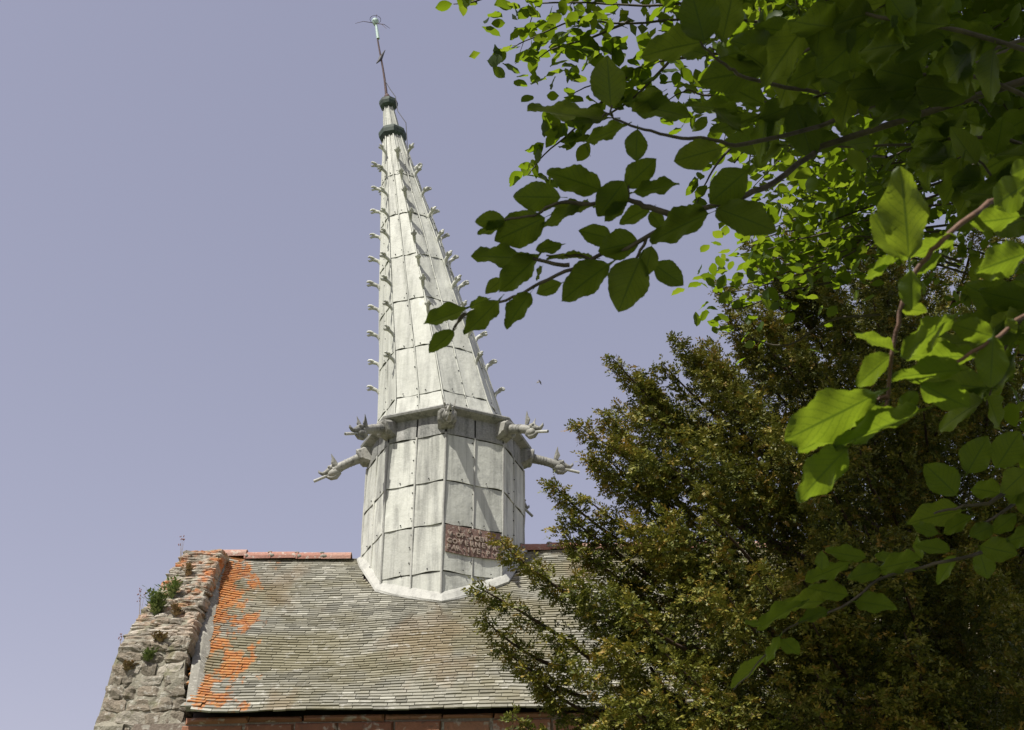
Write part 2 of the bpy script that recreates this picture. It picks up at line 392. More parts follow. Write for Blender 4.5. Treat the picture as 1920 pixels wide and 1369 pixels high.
for row, base, ex, ey, ez, w, vi in single[:300]:
    o = obj('slate', variants[vi]); A = slate_mat(base, ex, ey, ez, w)
    mw = Matrix([list(A[0]), list(A[1]), list(A[2]), [0, 0, 0, 1]])
    o.parent = roof; o.matrix_parent_inverse = Matrix.Translation(-Vector(chapel.location)) if False else Matrix.Identity(4)
    o.matrix_basis = mw
vs, f4, f5, tt = [], [], [], []; nv = 0
for base, ex, ey, ez, w, vi in big_v:
    co, fs = var_np[vi]; P_ = base + np.outer(co[:, 0] * w, ex) + np.outer(co[:, 1] * EXPO, ey) + np.outer(co[:, 2], ez)
    vs.append(P_); tt.append(np.tile((random.random(), random.random(), 0, 1), (len(co), 1)))
    for f in fs:
        if len(f) == 4: f4.append([i + nv for i in f])
        else: f4.append([f[0] + nv, f[1] + nv, f[2] + nv, f[4] + nv]); f4.append([f[2] + nv, f[3] + nv, f[4] + nv, f[4] + nv]) if False else f5.append([i + nv for i in f])
        # pentagons are kept whole below
    nv += len(co)
me = bpy.data.meshes.new('slate_courses')
allf = [f for f in f4 if len(set(f)) == 4]
quads5 = f5
# f4 also received a clipped copy of each pentagon: rebuild the list cleanly
allf = []; base_i = 0
for base, ex, ey, ez, w, vi in big_v:
    co, fs = var_np[vi]; allf += [tuple(i + base_i for i in f) for f in fs]; base_i += len(co)
me.from_pydata(np.concatenate(vs).tolist(), [], allf); me.materials.append(M['slate'])
a = me.attributes.new('tint', 'FLOAT_COLOR', 'POINT'); a.data.foreach_set('color', np.concatenate(tt).astype(np.float32).ravel())
courses = obj('slate_courses', me, roof); tag(courses, kind='stuff')
# ridge tiles
x = XL_RIDGE - .05; i = 0
while x < XR:
    L = random.uniform(.34, .42)
    if not (XD - 1.12 < x + L / 2 < XD + 1.05):
        z0 = ZR + .03 + wob(x + L / 2, .05) + random.uniform(-.008, .008); mb = MB(); ringsL = []
        flare = random.uniform(.005, .02)
        for u, k_ in ((0, 1 + flare * 6), (.06, 1 + flare * 6), (.07, 1.0), (1.0, .96)):
            pts = []
            for sgn, rad in ((1, .105), (-1, .088)):
                angs = np.linspace(-.2, math.pi + .2, 9); angs = angs if sgn > 0 else angs[::-1]
                for w_ in angs: pts.append(V(x + u * (L + .02), YD + math.cos(w_) * rad * k_, z0 - .05 + math.sin(w_) * rad * k_))
            ringsL.append(pts)
        mb.rings(ringsL, False); under(mb.build('ridge_tile', M['ridge']), roof).matrix_parent_inverse = Matrix.Identity(4)
        if random.random() < .8:
            dab = MB(); dab.blob((x, YD - .045, z0 + .03), random.uniform(.03, .06), .05, .022, None, 8, 6); dab.blob((x + .03, YD - .085, z0 - .03), random.uniform(.03, .09), .03, .03, None, 8, 6); db = under(dab.build('mortar_bed', M['fillet']), roof); db.matrix_parent_inverse = Matrix.Identity(4)
    x += L
# wall under the eaves
YW = YE - .02
m = MB(); m.box((( -4.0 + XR) / 2, YW + .35, (ZE - .06) / 2), XR + 4.0 - .1, .5, ZE - .06 - .1)
m.box(((-4.0 + XR) / 2, 2 * YD - YW - .35, (ZE - .1) / 2), XR + 4.0 - .1, .5, ZE - .2)
m.add([V(XR - .1, YE + .2, .0), V(XR - .1, 2 * YD - YE - .2, 0), V(XR - .1, 2 * YD - YE - .2, ZE - .1), V(XR - .1, YD, ZR - .15), V(XR - .1, YE + .2, ZE - .1)], [(0, 1, 2, 3, 4)])
wall = under(m.build('side_wall', M['joint']), chapel)
zrow = ZE - .055
for r in range(4):
    h = [.07, .36, .34, .38][r]; x = -3.42 + [.0, -.05, .04, -.02][r]
    while x < 4.2:
        w = random.uniform(.4, .66) if r else random.uniform(.5, .9); d = random.uniform(-.012, .015); mb = MB(); b = .02; hh = h - .012; ww = w - .018
        ringsB = []
        for dy, ins in ((.12, 0), (-.0, 0), (-.025, b)):
            jj = [random.uniform(-.008, .008) for _ in range(8)]
            hw, hh2 = ww / 2 - ins, hh / 2 - ins
            ringsB.append([V(x + w / 2 + sx * hw + jj[q_], YW + .10 + dy + d, zrow - h / 2 + sz * hh2 + jj[q_ + 4]) for q_, (sx, sz) in enumerate(((-1, -1), (1, -1), (1, 1), (-1, 1)))])
        mb.rings(ringsB, False); o = mb.build('stone_block', M['block']); o.parent = wall; x += w
    zrow -= h

# gable: a raked, rough topped wall that thickens downwards
GR = .28
p0 = V(0, YD, ZR) + NRM * GR
rows = []   # (Y, Z, X inner, X outer)
for (po, pi) in [((352, 1026), (412, 1034)), ((322, 1068), (398, 1068)), ((290, 1115), (380, 1115)), ((256, 1160), (364, 1160)), ((229, 1203), (352, 1203))]:
    a = at_plane(*po, p0, NRM); b = at_plane(*pi, p0, NRM); c = (a + b) / 2
    rows.append([c[1], c[2], b[0], a[0]])
y3, z3 = rows[-1][0], rows[-1][1]
NB = unit(V(0, -1, .17)); pb = V(0, y3, z3)
for (po, pi) in [((212, 1245), (346, 1245)), ((201, 1285), (344, 1285)), ((188, 1330), (345, 1330)), ((176, 1369), (350, 1369)), ((160, 1425), (352, 1425)), ((146, 1480), (354, 1480))]:
    a = at_plane(*po, pb, NB); b = at_plane(*pi, pb, NB); c = (a + b) / 2
    rows.append([c[1], c[2], b[0], a[0]])
last = rows[-1]; rows.append([last[0] - .1, 0.0, last[2], last[3]])
rows.insert(0, [YD + .02, rows[0][1] + (rows[0][0] - YD) * -TANP * .0 + .02, rows[0][2] - .02, rows[0][3] + .02])
sm = MB(); G = []
from mathutils import noise as mn
def nz(p, sc=1.0): return mn.noise(Vector(p) * sc)
fine_rows = []
for a_, b_ in zip(rows[:-1], rows[1:]):
    nseg = max(1, int(math.hypot(b_[0] - a_[0], b_[1] - a_[1]) / .07)) if b_[1] > .5 else 6
    for i_ in range(nseg): u = i_ / nseg; fine_rows.append([a_[k_] + (b_[k_] - a_[k_]) * u for k_ in range(4)])
fine_rows.append(rows[-1])
for Y, Z, xi, xo in fine_rows:
    line = [V(xi + .03, Y + .9, Z - .1), V(xi + .012, Y + .10, Z - .12)]
    for k_ in range(13):
        u = k_ / 12; p = V(xi + (xo - xi) * u, Y, Z - .02); r_ = .026 * nz(p, 5) + .018 * nz(p, 13); line.append(p + V(.5 * r_ if k_ in (0, 12) else 0, -r_ * .8, r_ * .7))
    line += [V(xo - .015, Y + .06, Z - .06), V(xo - .02, Y + .9, Z - .1)]; G.append(line)
W17 = len(G[0])
sm.add([p for r in G for p in r], [(i * W17 + k_, i * W17 + k_ + 1, (i + 1) * W17 + k_ + 1, (i + 1) * W17 + k_) for i in range(len(G) - 1) for k_ in range(W17 - 1)])
# the core of the gable under the rake
core = [V(-4.15, YE + .35, 0), V(-4.15, YE + .35, ZE - .05), V(-4.15, YD, ZR + .0), V(-4.15, 2 * YD - YE - .35, ZE - .05), V(-4.15, 2 * YD - YE - .35, 0)]
core2 = [p + V(-.30, 0, 0) for p in core]
sm.add(core + core2, [(0, 1, 2, 3, 4), (9, 8, 7, 6, 5)] + [(i, i + 5, (i + 1) % 5 + 5, (i + 1) % 5) for i in range(5)])
gable = under(sm.build('gable_wall', M['mortar']), chapel)
def stone_mesh(seed, flat):
    r = random.Random(seed); import bmesh
    bm = bmesh.new(); bmesh.ops.create_cube(bm, size=1.0); bmesh.ops.subdivide_edges(bm, edges=bm.edges[:], cuts=3, use_grid_fill=True)
    sh = Vector((r.uniform(0, 50), r.uniform(0, 50), r.uniform(0, 50))); sk_ = [r.uniform(-.25, .25) for _ in range(4)]
    for v in bm.verts:
        c = v.co * 2; e = 7.0 if flat else 6.0
        n = (abs(c.x) ** e + abs(c.y) ** e + abs(c.z) ** e) ** (1 / e); c = c / max(n, .01) * .5
        c.x += sk_[0] * c.z * abs(c.x) * 2; c.z += sk_[1] * c.x * .5 + sk_[2] * c.y * .4
        k_ = 1 + .20 * mn.noise(c * 2.2 + sh) + .14 * mn.noise(c * 5.5 + sh)
        v.co = c * k_
    me = bpy.data.meshes.new('stone'); bm.to_mesh(me); bm.free()
    me.polygons.foreach_set('use_smooth', [False] * len(me.polygons)); return me
st_r = [stone_mesh(i, False) for i in range(9)]; st_f = [stone_mesh(50 + i, True) for i in range(9)]
for me in st_r: me.materials.append(M['stone'])
for me in st_f: me.materials.append(M['stone_pale'])
seg = []; acc = 0
for a, b in zip(rows[:-1], rows[1:]):
    L = math.hypot(b[0] - a[0], b[1] - a[1]); seg.append((acc, acc + L, a, b)); acc += L
def g_at(t):
    for a0, a1, a, b in seg:
        if t <= a1:
            u = (t - a0) / (a1 - a0); return [a[i] + (b[i] - a[i]) * u for i in range(4)], unit(V(0, b[0] - a[0], b[1] - a[1]))
    return list(seg[-1][3]), V(0, 0, -1)
t = .03; vis_end = seg[-2][1] + .2; up_end = seg[5][0]
while t < vis_end:
    flat = t < up_end * .97
    h = random.uniform(.075, .12) if flat else random.uniform(.10, .19)
    (Y, Z, xi, xo), tg = g_at(t + h / 2); nn = unit(np.cross(V(1, 0, 0), tg)); nn = nn if nn[1] < 0 else -nn
    x = xo - random.uniform(-.01, .02)
    while x < xi - .03:
        w = random.uniform(.13, .32) if flat else random.uniform(.12, .32)
        w = min(w, xi + .04 - x); 
        if w < .07: break
        use_pale = flat and random.random() < .72 or random.random() < .12
        o = obj('stone', random.choice(st_f if use_pale else st_r)); o.parent = gable
        if flat:   # slabs laid level, stepping down the rake
            c = V(x + w / 2, Y + .075, Z - .058); o.rotation_euler = (random.gauss(.15, .06), random.gauss(0, .04), random.gauss(0, .05)); o.scale = (w * 1.05, random.uniform(.27, .33), h * .85)
        else:
            c = V(x + w / 2, Y, Z) - nn * .104; o.rotation_euler = (random.gauss(-.12, .07), random.gauss(0, .12), random.gauss(0, .07)); o.scale = (w * 1.02, random.uniform(.22, .25), h * random.uniform(.95, 1.15))
        o.location = c; x += w
    t += h * (.80 if flat else .93)
# outermost stones of the corner already follow the edge; pale mortar fillet between gable and slates
m = MB(); A_, B_ = [], []
for k_ in range(26):
    s = SLEN * (k_ / 25) * .995 + .03; xe = x_edge(s)
    j = random.uniform(-.012, .012)
    w = .075 if s < SLEN * .62 else .075 - .045 * (s / SLEN - .62) / .38
    hh_ = .0 if s < SLEN * .7 else -.05 * (s / SLEN - .7) / .3
    A_.append([roof_pt(xe - .10, s, .06 + hh_), roof_pt(xe - .01, s, .05 + hh_), roof_pt(xe + w + j, s, .008 + hh_ * .3), roof_pt(xe + w + j, s, -.05), roof_pt(xe - .1, s, -.05)])
m.rings(A_, False); under(m.build('mortar_fillet', M['fillet']), chapel)
# the children of roof, wall and gable were laid out in world space: keep them there
bpy.context.view_layer.update()

exec_order = 'spire'
# ------------------------------------------------------------------ spire
spire = empty('twisted_spire', (XD, YD, 0)); tag(spire, 'leaning lead covered octagonal spire with gargoyles rising from the ridge', 'spire')
ROT = R_(3.5)
def octp(cx, cy, z, r, rot=ROT, n=8): return [V(cx + r * math.sin(rot + 2 * math.pi * k_ / n), cy - r * math.cos(rot + 2 * math.pi * k_ / n), z) for k_ in range(n)]
# rings of the drum (z, radius, cx) from below the roof to the cornice
DR = [(6.55, 1.09), (7.50, 1.095), (8.155, 1.105), (8.775, 1.115), (9.475, 1.115), (9.79, 1.115)]
def dcx(z): return XD + .014 * (z - 8.15)
drum_core = MB().rings([octp(dcx(z), YD, z, r - .012) for z, r in DR]).build('drum', M['core']); drum = under(drum_core, spire)
CR = [(9.80, 1.02, -1.00, 4.5), (10.02, .955, -1.03, 4.6), (10.28, .91, -1.064, 4.6), (11.15, .80, -1.19, 4.4), (12.06, .688, -1.345, 4.6), (12.97, .572, -1.494, 4.6), (13.89, .445, -1.645, 4.2), (14.82, .312, -1.805, 4.2), (15.84, .172, -1.972, 3.5)]
cone = under(MB().rings([octp(cx, YD, z, r - .010, R_(ro)) for z, r, cx, ro in CR]).build('cone', M['core']), spire)
def panel(name, A, B, C, D, mat, parent, lift=.012, nx=6, ny=7, thick=.012, dent=.010, inset=.013):
    """sheet with corners A,B (bottom left, right) C,D (top right, left); bottom edge laps over the sheet below"""
    A, B, C, D = [np.asarray(p, float) for p in (A, B, C, D)]
    hi_ = unit(D - A) * .022; ac_ = unit(B - A) * inset; D = D - hi_ + ac_; C = C - hi_ - ac_; A = A + ac_; B = B - ac_
    n = unit(np.cross(B - A, D - A)); vs = []; ph = [random.uniform(0, 6.28) for _ in range(4)]; amp = dent * random.uniform(.5, 1.4)
    for j in range(ny + 1):
        v = j / ny
        for i in range(nx + 1):
            u = i / nx; p = (A * (1 - u) + B * u) * (1 - v) + (D * (1 - u) + C * u) * v
            ed = min(u, 1 - u, v + .1, 1 - v) ; fade = min(1, ed * 5)
            h = amp * fade * (math.sin(4.1 * u + ph[0]) * math.sin(3.3 * v + ph[1]) + .6 * math.sin(7.5 * u + ph[2] + 3 * v) * math.sin(6 * v + ph[3]))
            h += lift * (1 - v) + (.004 * math.sin(9 * u + ph[0]) if j == 0 else 0)
            if j == 0: p = p + V(0, 0, -.012 + .008 * math.sin(5 * u + ph[1]))
            vs.append(p + n * (h + .004))
    fs = [(j * (nx + 1) + i, j * (nx + 1) + i + 1, (j + 1) * (nx + 1) + i + 1, (j + 1) * (nx + 1) + i) for j in range(ny) for i in range(nx)]
    mb = MB().add(vs, fs, True)
    rim = [i for i in range(nx + 1)] + [(j + 1) * (nx + 1) - 1 for j in range(1, ny + 1)] + [ny * (nx + 1) + i for i in range(nx - 1, -1, -1)] + [j * (nx + 1) for j in range(ny - 1, 0, -1)]
    a = [vs[i] for i in rim]; b = [p - n * thick for p in a]; L = len(rim)
    mb.add(a + b, [(i, i + L, (i + 1) % L + L, (i + 1) % L) for i in range(L)])
    return mb.build(name, mat, parent)
def roll(name, pts, r, mat, parent, n=6):
    P2 = []
    for i in range(len(pts) - 1):
        for u in np.linspace(0, 1, 4)[:-1]:
            P2.append(np.asarray(pts[i]) * (1 - u) + np.asarray(pts[i + 1]) * u + rng.normal(0, .0025, 3))
    P2.append(np.asarray(pts[-1])); return MB().tube(P2, r, n).build(name, mat, parent)
nails = MB()
def nail_line(a, b, n, out):
    for i in range(n):
        u = (i + random.uniform(.25, .75)) / n; p = np.asarray(a) * (1 - u) + np.asarray(b) * u + np.asarray(out) * .014
        nails.blob(p + rng.normal(0, .006, 3), .010, .010, .010, None, 5, 4)
def clad(rings, mat, parent, rollr, low_faces=None, skip=None, roll_m=None):
    for i in range(len(rings) - 1):
        lo, hi = rings[i], rings[i + 1]
        for f in range(8):
            a, b, c, d = lo[f], lo[(f + 1) % 8], hi[(f + 1) % 8], hi[f]
            m1 = (a + b) / 2; m2 = (c + d) / 2; out = unit(np.cross(b - a, d - a))
            if not (skip and skip(i, f)):
                panel('lead_panel', a, m1, m2, d, mat, parent); panel('lead_panel', m1, b, c, m2, mat, parent)
            nail_line(m1 + (a - m1) * .07, m2 + (d - m2) * .07, 3, out)
            nail_line(a + (b - a) * .05 + V(0, 0, .03), b + (a - b) * .05 + V(0, 0, .03), 2, out * 1.6)
    for f in range(8):
        roll('batten_roll', [r[f] * 1.0 + unit(r[f] - np.mean(r, 0)) * .008 for r in rings], rollr, roll_m or M['seam'], parent)
        ctr = [((r[f] + r[(f + 1) % 8]) / 2) + unit((r[f] + r[(f + 1) % 8]) / 2 - np.mean(r, 0)) * .010 for r in rings]
        roll('batten_roll', ctr, rollr * .85, roll_m or M['seam'], parent)
dr = [octp(dcx(z), YD, z, r) for z, r in DR]
PLATE_FACE = 0                                  # between the front corner and the right front corner
clad(dr[:-1], M['lead'], drum, .019)
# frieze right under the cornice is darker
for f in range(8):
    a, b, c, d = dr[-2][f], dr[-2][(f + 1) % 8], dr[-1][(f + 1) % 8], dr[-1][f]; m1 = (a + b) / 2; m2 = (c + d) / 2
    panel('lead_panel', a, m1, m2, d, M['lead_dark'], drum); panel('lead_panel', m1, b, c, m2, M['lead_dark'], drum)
cr = [octp(cx, YD, z, r, R_(ro)) for z, r, cx, ro in CR]
clad([cr[0]] + cr[2:], M['lead_cone'], cone, .013, roll_m=M['lead_cone'])
# cornice: projecting moulded octagonal ledge
cz = 9.79
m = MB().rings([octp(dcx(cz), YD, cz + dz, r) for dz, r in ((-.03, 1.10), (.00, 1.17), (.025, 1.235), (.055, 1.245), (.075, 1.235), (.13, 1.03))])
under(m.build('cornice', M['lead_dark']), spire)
under(nails.build('nails', M['black']), spire)['kind'] = 'stuff'
# collars and finial
def collar(z, r, cx, prof, mat): return under(MB().rings([octp(cx, YD, z + dz, r * k_, R_(10)) for dz, k_ in prof]).build('collar', mat), spire)
collar(15.80, .245, -1.985, ((0, .78), (.06, .95), (.13, 1.0), (.17, 1.0), (.25, .72)), M['green'])
under(MB().rings([octp(cx, YD, z, r, R_(4)) for z, r, cx in ((16.02, .135, -2.0), (16.25, .118, -2.035), (16.58, .082, -2.085))]).build('neck', M['lead_cone']), spire)
for k_ in range(8):
    pts = [octp(cx, YD, z, r, R_(4))[k_] for z, r, cx in ((16.02, .137, -2.0), (16.25, .12, -2.035), (16.58, .084, -2.085))]
    under(MB().tube(pts, .012, 5).build('batten_roll', M['lead_cone']), spire)
collar(16.54, .165, -2.088, ((0, .5), (.06, .88), (.12, 1.0), (.18, 1.0), (.24, .62), (.28, .3)), M['green'])
RB, RT_ = V(-2.12, YD, 16.78), V(-2.405, YD, 18.75)
rodp = [RB + (RT_ - RB) * u for u in np.linspace(0, 1, 9)]; rodp = [p + V(.012 * math.sin(7 * i), 0, 0) for i, p in enumerate(rodp)]
rod = MB().tube(rodp, [.028, .024, .02, .018, .017, .016, .015, .014, .012], 7); rod.blob(RB + V(0, 0, .05), .06, .06, .09)
rod = under(rod.build('finial_rod', M['iron']), spire)
m = MB().tube([RB + (RT_ - RB) * u for u in (.78, .86, .96)], [.03, .028, .022], 7); m.build('sleeve', M['verdigris'], rod)
# crossed vane seen edge on, half way up the rod
vc = RB + (RT_ - RB) * .53
m = MB().tube([vc + V(-.055, -.1, -.24), vc + V(-.02, -.02, -.08), vc, vc + V(.03, .05, .16), vc + V(.055, .1, .30)], [.010, .026, .036, .018, .006], 6); m.build('vane', M['black'], rod)
hc = RT_ + V(-.01, 0, .03)
m = MB().rings([[hc + V(r * math.cos(w), r * math.sin(w), z) for w in np.linspace(0, 2 * math.pi, 13)[:-1]] for z, r in ((-.12, .015), (-.06, .045), (.0, .065), (.03, .055), (.06, .02))], True); m.build('finial_head', M['verdigris'], rod)
ringp = [hc + V(.10 * math.cos(w), .10 * math.sin(w), .04) for w in np.linspace(0, 2 * math.pi, 17)]
m = MB().tube(ringp, .0045, 5, False); m.build('ring', M['black'], rod)
for d in (V(-.34, -.15, -.22), V(.25, .2, .02), V(.24, -.2, -.42), V(.02, .0, .18)):
    MB().tube([hc + V(0, 0, -.06), hc + d * .6 + V(0, 0, .03), hc + d], [.008, .005, .003], 5).build('spike', M['iron'], rod)
cab = [RB + (RT_ - RB) * .22 + V(.02, -.02, 0), V(-2.07, YD - .04, 17.0), V(-1.96, YD - .08, 16.77), V(-1.90, YD - .16, 16.35), V(-1.74, YD - .24, 16.0), V(-1.68, YD - .20, 15.2), V(-1.56, YD - .3, 14.2), V(-1.28, YD - .42, 13.0)]
under(MB().tube(cab, .007, 5).build('lightning_cable', M['black']), spire)
# crockets: forked hooks up the eight arrises
def crocket_mesh(seed):
    r = random.Random(seed); mb = MB()       # x outwards, z up the arris, origin on the arris
    mb.tube([(-.012, 0, -.16), (.008, 0, -.09), (.035, 0, -.03), (.09, 0, -.005), (.13, 0, .0)], [.008, .020, .032, .034, .032], 6)
    up = r.uniform(.015, .04)
    mb.tube([(.115, 0, .02), (.155, .012, .045), (.20, .016, up + .025), (.225, .012, up + .012)], [.030, .028, .024, .010], 6)
    mb.tube([(.115, 0, .015), (.16, -.016, .0), (.20, -.02, -.012), (.222, -.014, .004)], [.030, .026, .022, .009], 6)
    mb.tube([(.10, .0, .02), (.14, .04, .02), (.175, .055, .03)], [.022, .02, .010], 5)
    mb.tube([(.10, .0, .02), (.14, -.04, .02), (.175, -.055, .035)], [.022, .02, .010], 5)
    return mb.mesh('crocket', M['lead'])
cms = [crocket_mesh(i) for i in range(5)]
def cone_at(z):
    for a, b in zip(CR[:-1], CR[1:]):
        if a[0] <= z <= b[0]:
            u = (z - a[0]) / (b[0] - a[0]); return [a[i] + (b[i] - a[i]) * u for i in range(4)]
    return list(CR[-1])
for e in range(8):
    for i in range(10):
        z = 10.80 + .49 * i + (.0 if e % 2 == 0 else .18) + random.uniform(-.02, .02)
        if e == 0 and z < 11.3 : continue
        if z > 15.55: continue
        _, r, cx, ro = cone_at(z); w = R_(ro) + math.pi / 4 * e; _, r2, cx2, _ = cone_at(z + .1)
        dirv = V(math.sin(w), -math.cos(w), 0); p = V(cx, YD, z) + dirv * (r + .01); p2 = V(cx2, YD, z + .1) + dirv * (r2 + .01)
        zz = unit(p2 - p); xx = unit(dirv - zz * np.dot(dirv, zz)); xx = unit(xx + zz * random.uniform(-.2, .12)); xx = unit(xx + np.cross(zz, xx) * random.uniform(-.15, .15)); yy = np.cross(zz, xx); s = random.uniform(.76, .96) * (1.0 if z < 13 else .94)
        o = obj('crocket', random.choice(cms)); o.parent = spire; o.matrix_parent_inverse = Matrix.Translation(-Vector(spire.location))
        A = np.column_stack([xx * s, yy * s, zz * s, p]); o.matrix_basis = Matrix([list(A[0]), list(A[1]), list(A[2]), [0, 0, 0, 1]])
# gargoyles
def gargoyle_meshes():
    b = MB()                                   # x out of the corner, z up
    def blk(x, hy, z0, z1, ch): return [V(x, -hy, z0 + ch), V(x, -hy + ch, z0), V(x, hy - ch, z0), V(x, hy, z0 + ch), V(x, hy, z1 - ch), V(x, hy - ch, z1), V(x, -hy + ch, z1), V(x, -hy, z1 - ch)]
    b.rings([blk(-.10, .10, -.20, .11, .03), blk(.02, .115, -.17, .12, .04), blk(.08, .12, -.12, .12, .045), blk(.10, .13, -.10, .125, .05), blk(.13, .13, -.09, .125, .05), blk(.145, .10, -.07, .10, .045)])
    body = [(.10, 0, .02), (.20, 0, .02), (.30, 0, .02), (.40, 0, .015), (.47, 0, .005), (.53, 0, -.005)]
    b.tube(body, [.075, .066, .062, .064, .072, .06], 10)
    for xr in (.19, .235, .28, .325): b.tube([(xr - .007, 0, .02), (xr, 0, .02), (xr + .007, 0, .02)], [.064, .070, .064], 10, False)
    # throat and lower jaw, round like a shell
    b.blob((.53, 0, -.035), .10, .066, .068, None, 10, 7)
    b.tube([(.47, 0, -.05), (.54, 0, -.095), (.60, 0, -.085), (.645, 0, -.045)], [.045, .044, .036, .018], 8)
    # brow, snout and curled nose
    b.blob((.53, 0, .045), .075, .06, .05, None, 10, 6)
    b.tube([(.52, 0, .045), (.58, 0, .03), (.64, 0, .015), (.685, 0, .025), (.71, 0, .065), (.705, 0, .095)], [.052, .046, .036, .026, .018, .006], 8)
    for s in (-1, 1): b.blob((.565, s * .045, .062), .02, .016, .02, None, 7, 5)
    body_m = b.mesh('gargoyle', M['gargoyle'])
    ear = MB()
    ear.rings([[V(.455 + a, y_, .05) for a, y_ in ((-.025, .0), (.0, .018), (.04, .012), (.04, -.012), (0, -.018))],
               [V(.465 + a, y_, .115) for a, y_ in ((-.03, .0), (.0, .016), (.05, .012), (.05, -.008), (0, -.014))],
               [V(.452 + a, y_, .17) for a, y_ in ((-.012, .0), (.0, .009), (.026, .006), (.026, -.004), (0, -.007))],
               [V(.455 + a, y_, .235) for a, y_ in ((-.002, .0), (.0, .002), (.004, .001), (.004, -.001), (0, -.002))]])
    ear_m = ear.mesh('ear', M['gargoyle'])
    p = MB(); n = 10; ro, ri = .021, .015
    def circ(x, r): return [V(x, r * math.cos(w), -.03 + r * math.sin(w)) for w in np.linspace(0, 2 * math.pi, n + 1)[:-1]]
    p.rings([circ(.52, ro), circ(.83, ro), circ(.83, ri), circ(.74, ri)], False, True, True)
    return body_m, ear_m, p.mesh('water_pipe', M['lead_white'])
gm, em, pm = gargoyle_meshes()
GT = {0: (.0, 1.0), 1: (-18, 1.0), 2: (-14, 1.02), 7: (-23, 1.0), 6: (-27, 1.04), 3: (-20, 1), 4: (-20, 1), 5: (-20, 1)}
for e in (0, 1, 2, 3, 6, 7):
    w = ROT + math.pi / 4 * e; base = V(dcx(9.68), YD, 9.69) + V(math.sin(w), -math.cos(w), 0) * 1.115
    g = obj('gargoyle', gm); g.parent = spire; g.matrix_parent_inverse = Matrix.Translation(-Vector(spire.location))
    pit = {0: -20}.get(e, GT[e][0]); yaw = {0: 4, 1: 3, 7: -3}.get(e, 0)
    # local x points outwards, then droops
    mw = Matrix.Translation(base) @ Matrix.Rotation(-math.pi / 2 + w + R_(yaw), 4, 'Z') @ Matrix.Rotation(-R_(pit), 4, 'Y') @ Matrix.Scale(GT[e][1] * (1.0), 4)
    g.matrix_basis = mw
    for s in (-1, 1):
        o = obj('ear', em, g); o.location = (0, s * .04, 0); o.rotation_euler = (-s * .22, .04 * s, 0)
    obj('water_pipe', pm, g)
# inscription plate on the right front face of the drum
lo, hi = 8.155 - .40, 8.155 - .012
def face_pt(u, z, out=0.0, f=PLATE_FACE):
    zs = [q[0] for q in DR]; i = max(0, min(len(DR) - 2, sum(1 for q in zs if q <= z) - 1)); t = (z - zs[i]) / (zs[i + 1] - zs[i])
    a = dr[i][f] * (1 - t) + dr[i + 1][f] * t; b = dr[i][(f + 1) % 8] * (1 - t) + dr[i + 1][(f + 1) % 8] * t
    n = unit(np.cross(b - a, V(0, 0, 1))); return a * (1 - u) + b * u + n * out, n, unit(b - a)
pa, pn, px_ = face_pt(.025, lo, .022); pb_ = face_pt(.975, lo, .022)[0]; pc = face_pt(.975, hi, .022)[0]; pd = face_pt(.025, hi, .022)[0]
plate = under(panel('inscription_plate', pa, pb_, pc, pd, M['plate'], None, .004, 12, 8, .02, .004), spire)
plate['label'] = 'pink inscribed plate with raised capital letters'
W_ = np.linalg.norm(pb_ - pa); H_ = np.linalg.norm(pd - pa); pu = unit(pd - pa)
def letters(line, u0, u1, v0, h):
    cells = [c for c in line]; stepw = (u1 - u0) / len(cells)
    for i, ch in enumerate(cells):
        if ch == ' ': continue
        cu = bpy.data.curves.new('letter', 'FONT'); cu.body = ch; cu.size = h * 1.38; cu.extrude = .005; cu.bevel_depth = .002; cu.align_x = 'CENTER'; cu.resolution_u = 2; cu.offset = .0025
        tmp = bpy.data.objects.new('tmp', cu); me = bpy.data.meshes.new_from_object(tmp); bpy.data.objects.remove(tmp); bpy.data.curves.remove(cu)
        me.materials.append(M['letter']); me.name = 'letter'
        o = obj('letter', me); o.parent = plate; o.matrix_parent_inverse = Matrix.Identity(4)
        ro = random.gauss(0, .07); ex = px_ * math.cos(ro) + pu * math.sin(ro); ey = -px_ * math.sin(ro) + pu * math.cos(ro)
        c = pa + px_ * W_ * (u0 + stepw * (i + .5)) + pu * (H_ * v0 + random.uniform(-.004, .004)) + pn * .012
        A = np.column_stack([ex, ey, pn, c]); o.matrix_basis = Matrix([list(A[0]), list(A[1]), list(A[2]), [0, 0, 0, 1]])
letters('1612', .16, .86, .765, .062)
letters('V\u00b7OP\u00b7ICEN\u00b7G', .04, .90, .535, .064)
letters('GOVERNEVR', .02, .93, .30, .068)
letters('PAR\u00b7IVE\u00b7P\u00b7C', .02, .98, .06, .070)
# lead apron dressed on to the slates round the foot of the drum
ap_in, ap_out = [], []; m = MB(); rr_ = []
for k_ in range(-8, 9):
    w = ROT + math.pi / 16 * k_ * 1.02; wf = (w - ROT) % (math.pi / 4) - math.pi / 8; rad = 1.095 * math.cos(math.pi / 8) / math.cos(wf)
    d_ = V(math.sin(w), -math.cos(w), 0)
    def foot(r, h):
        p = V(XD, YD, 0) + d_ * r; s = max(0.0, (YD - p[1]) / CS); q_ = roof_pt(p[0], s, h); return q_
    a0 = V(XD, YD, 0) + d_ * (rad + .004); a0[2] = foot(rad, .0)[2] + .09
    rr_.append([a0, foot(rad + .02, .075), foot(rad + .10 + random.uniform(-.012, .012), .034), foot(rad + .108, .012), foot(rad - .05, -.02)])
m.rings(rr_, False); under(m.build('apron', M['lead_white']), spire)

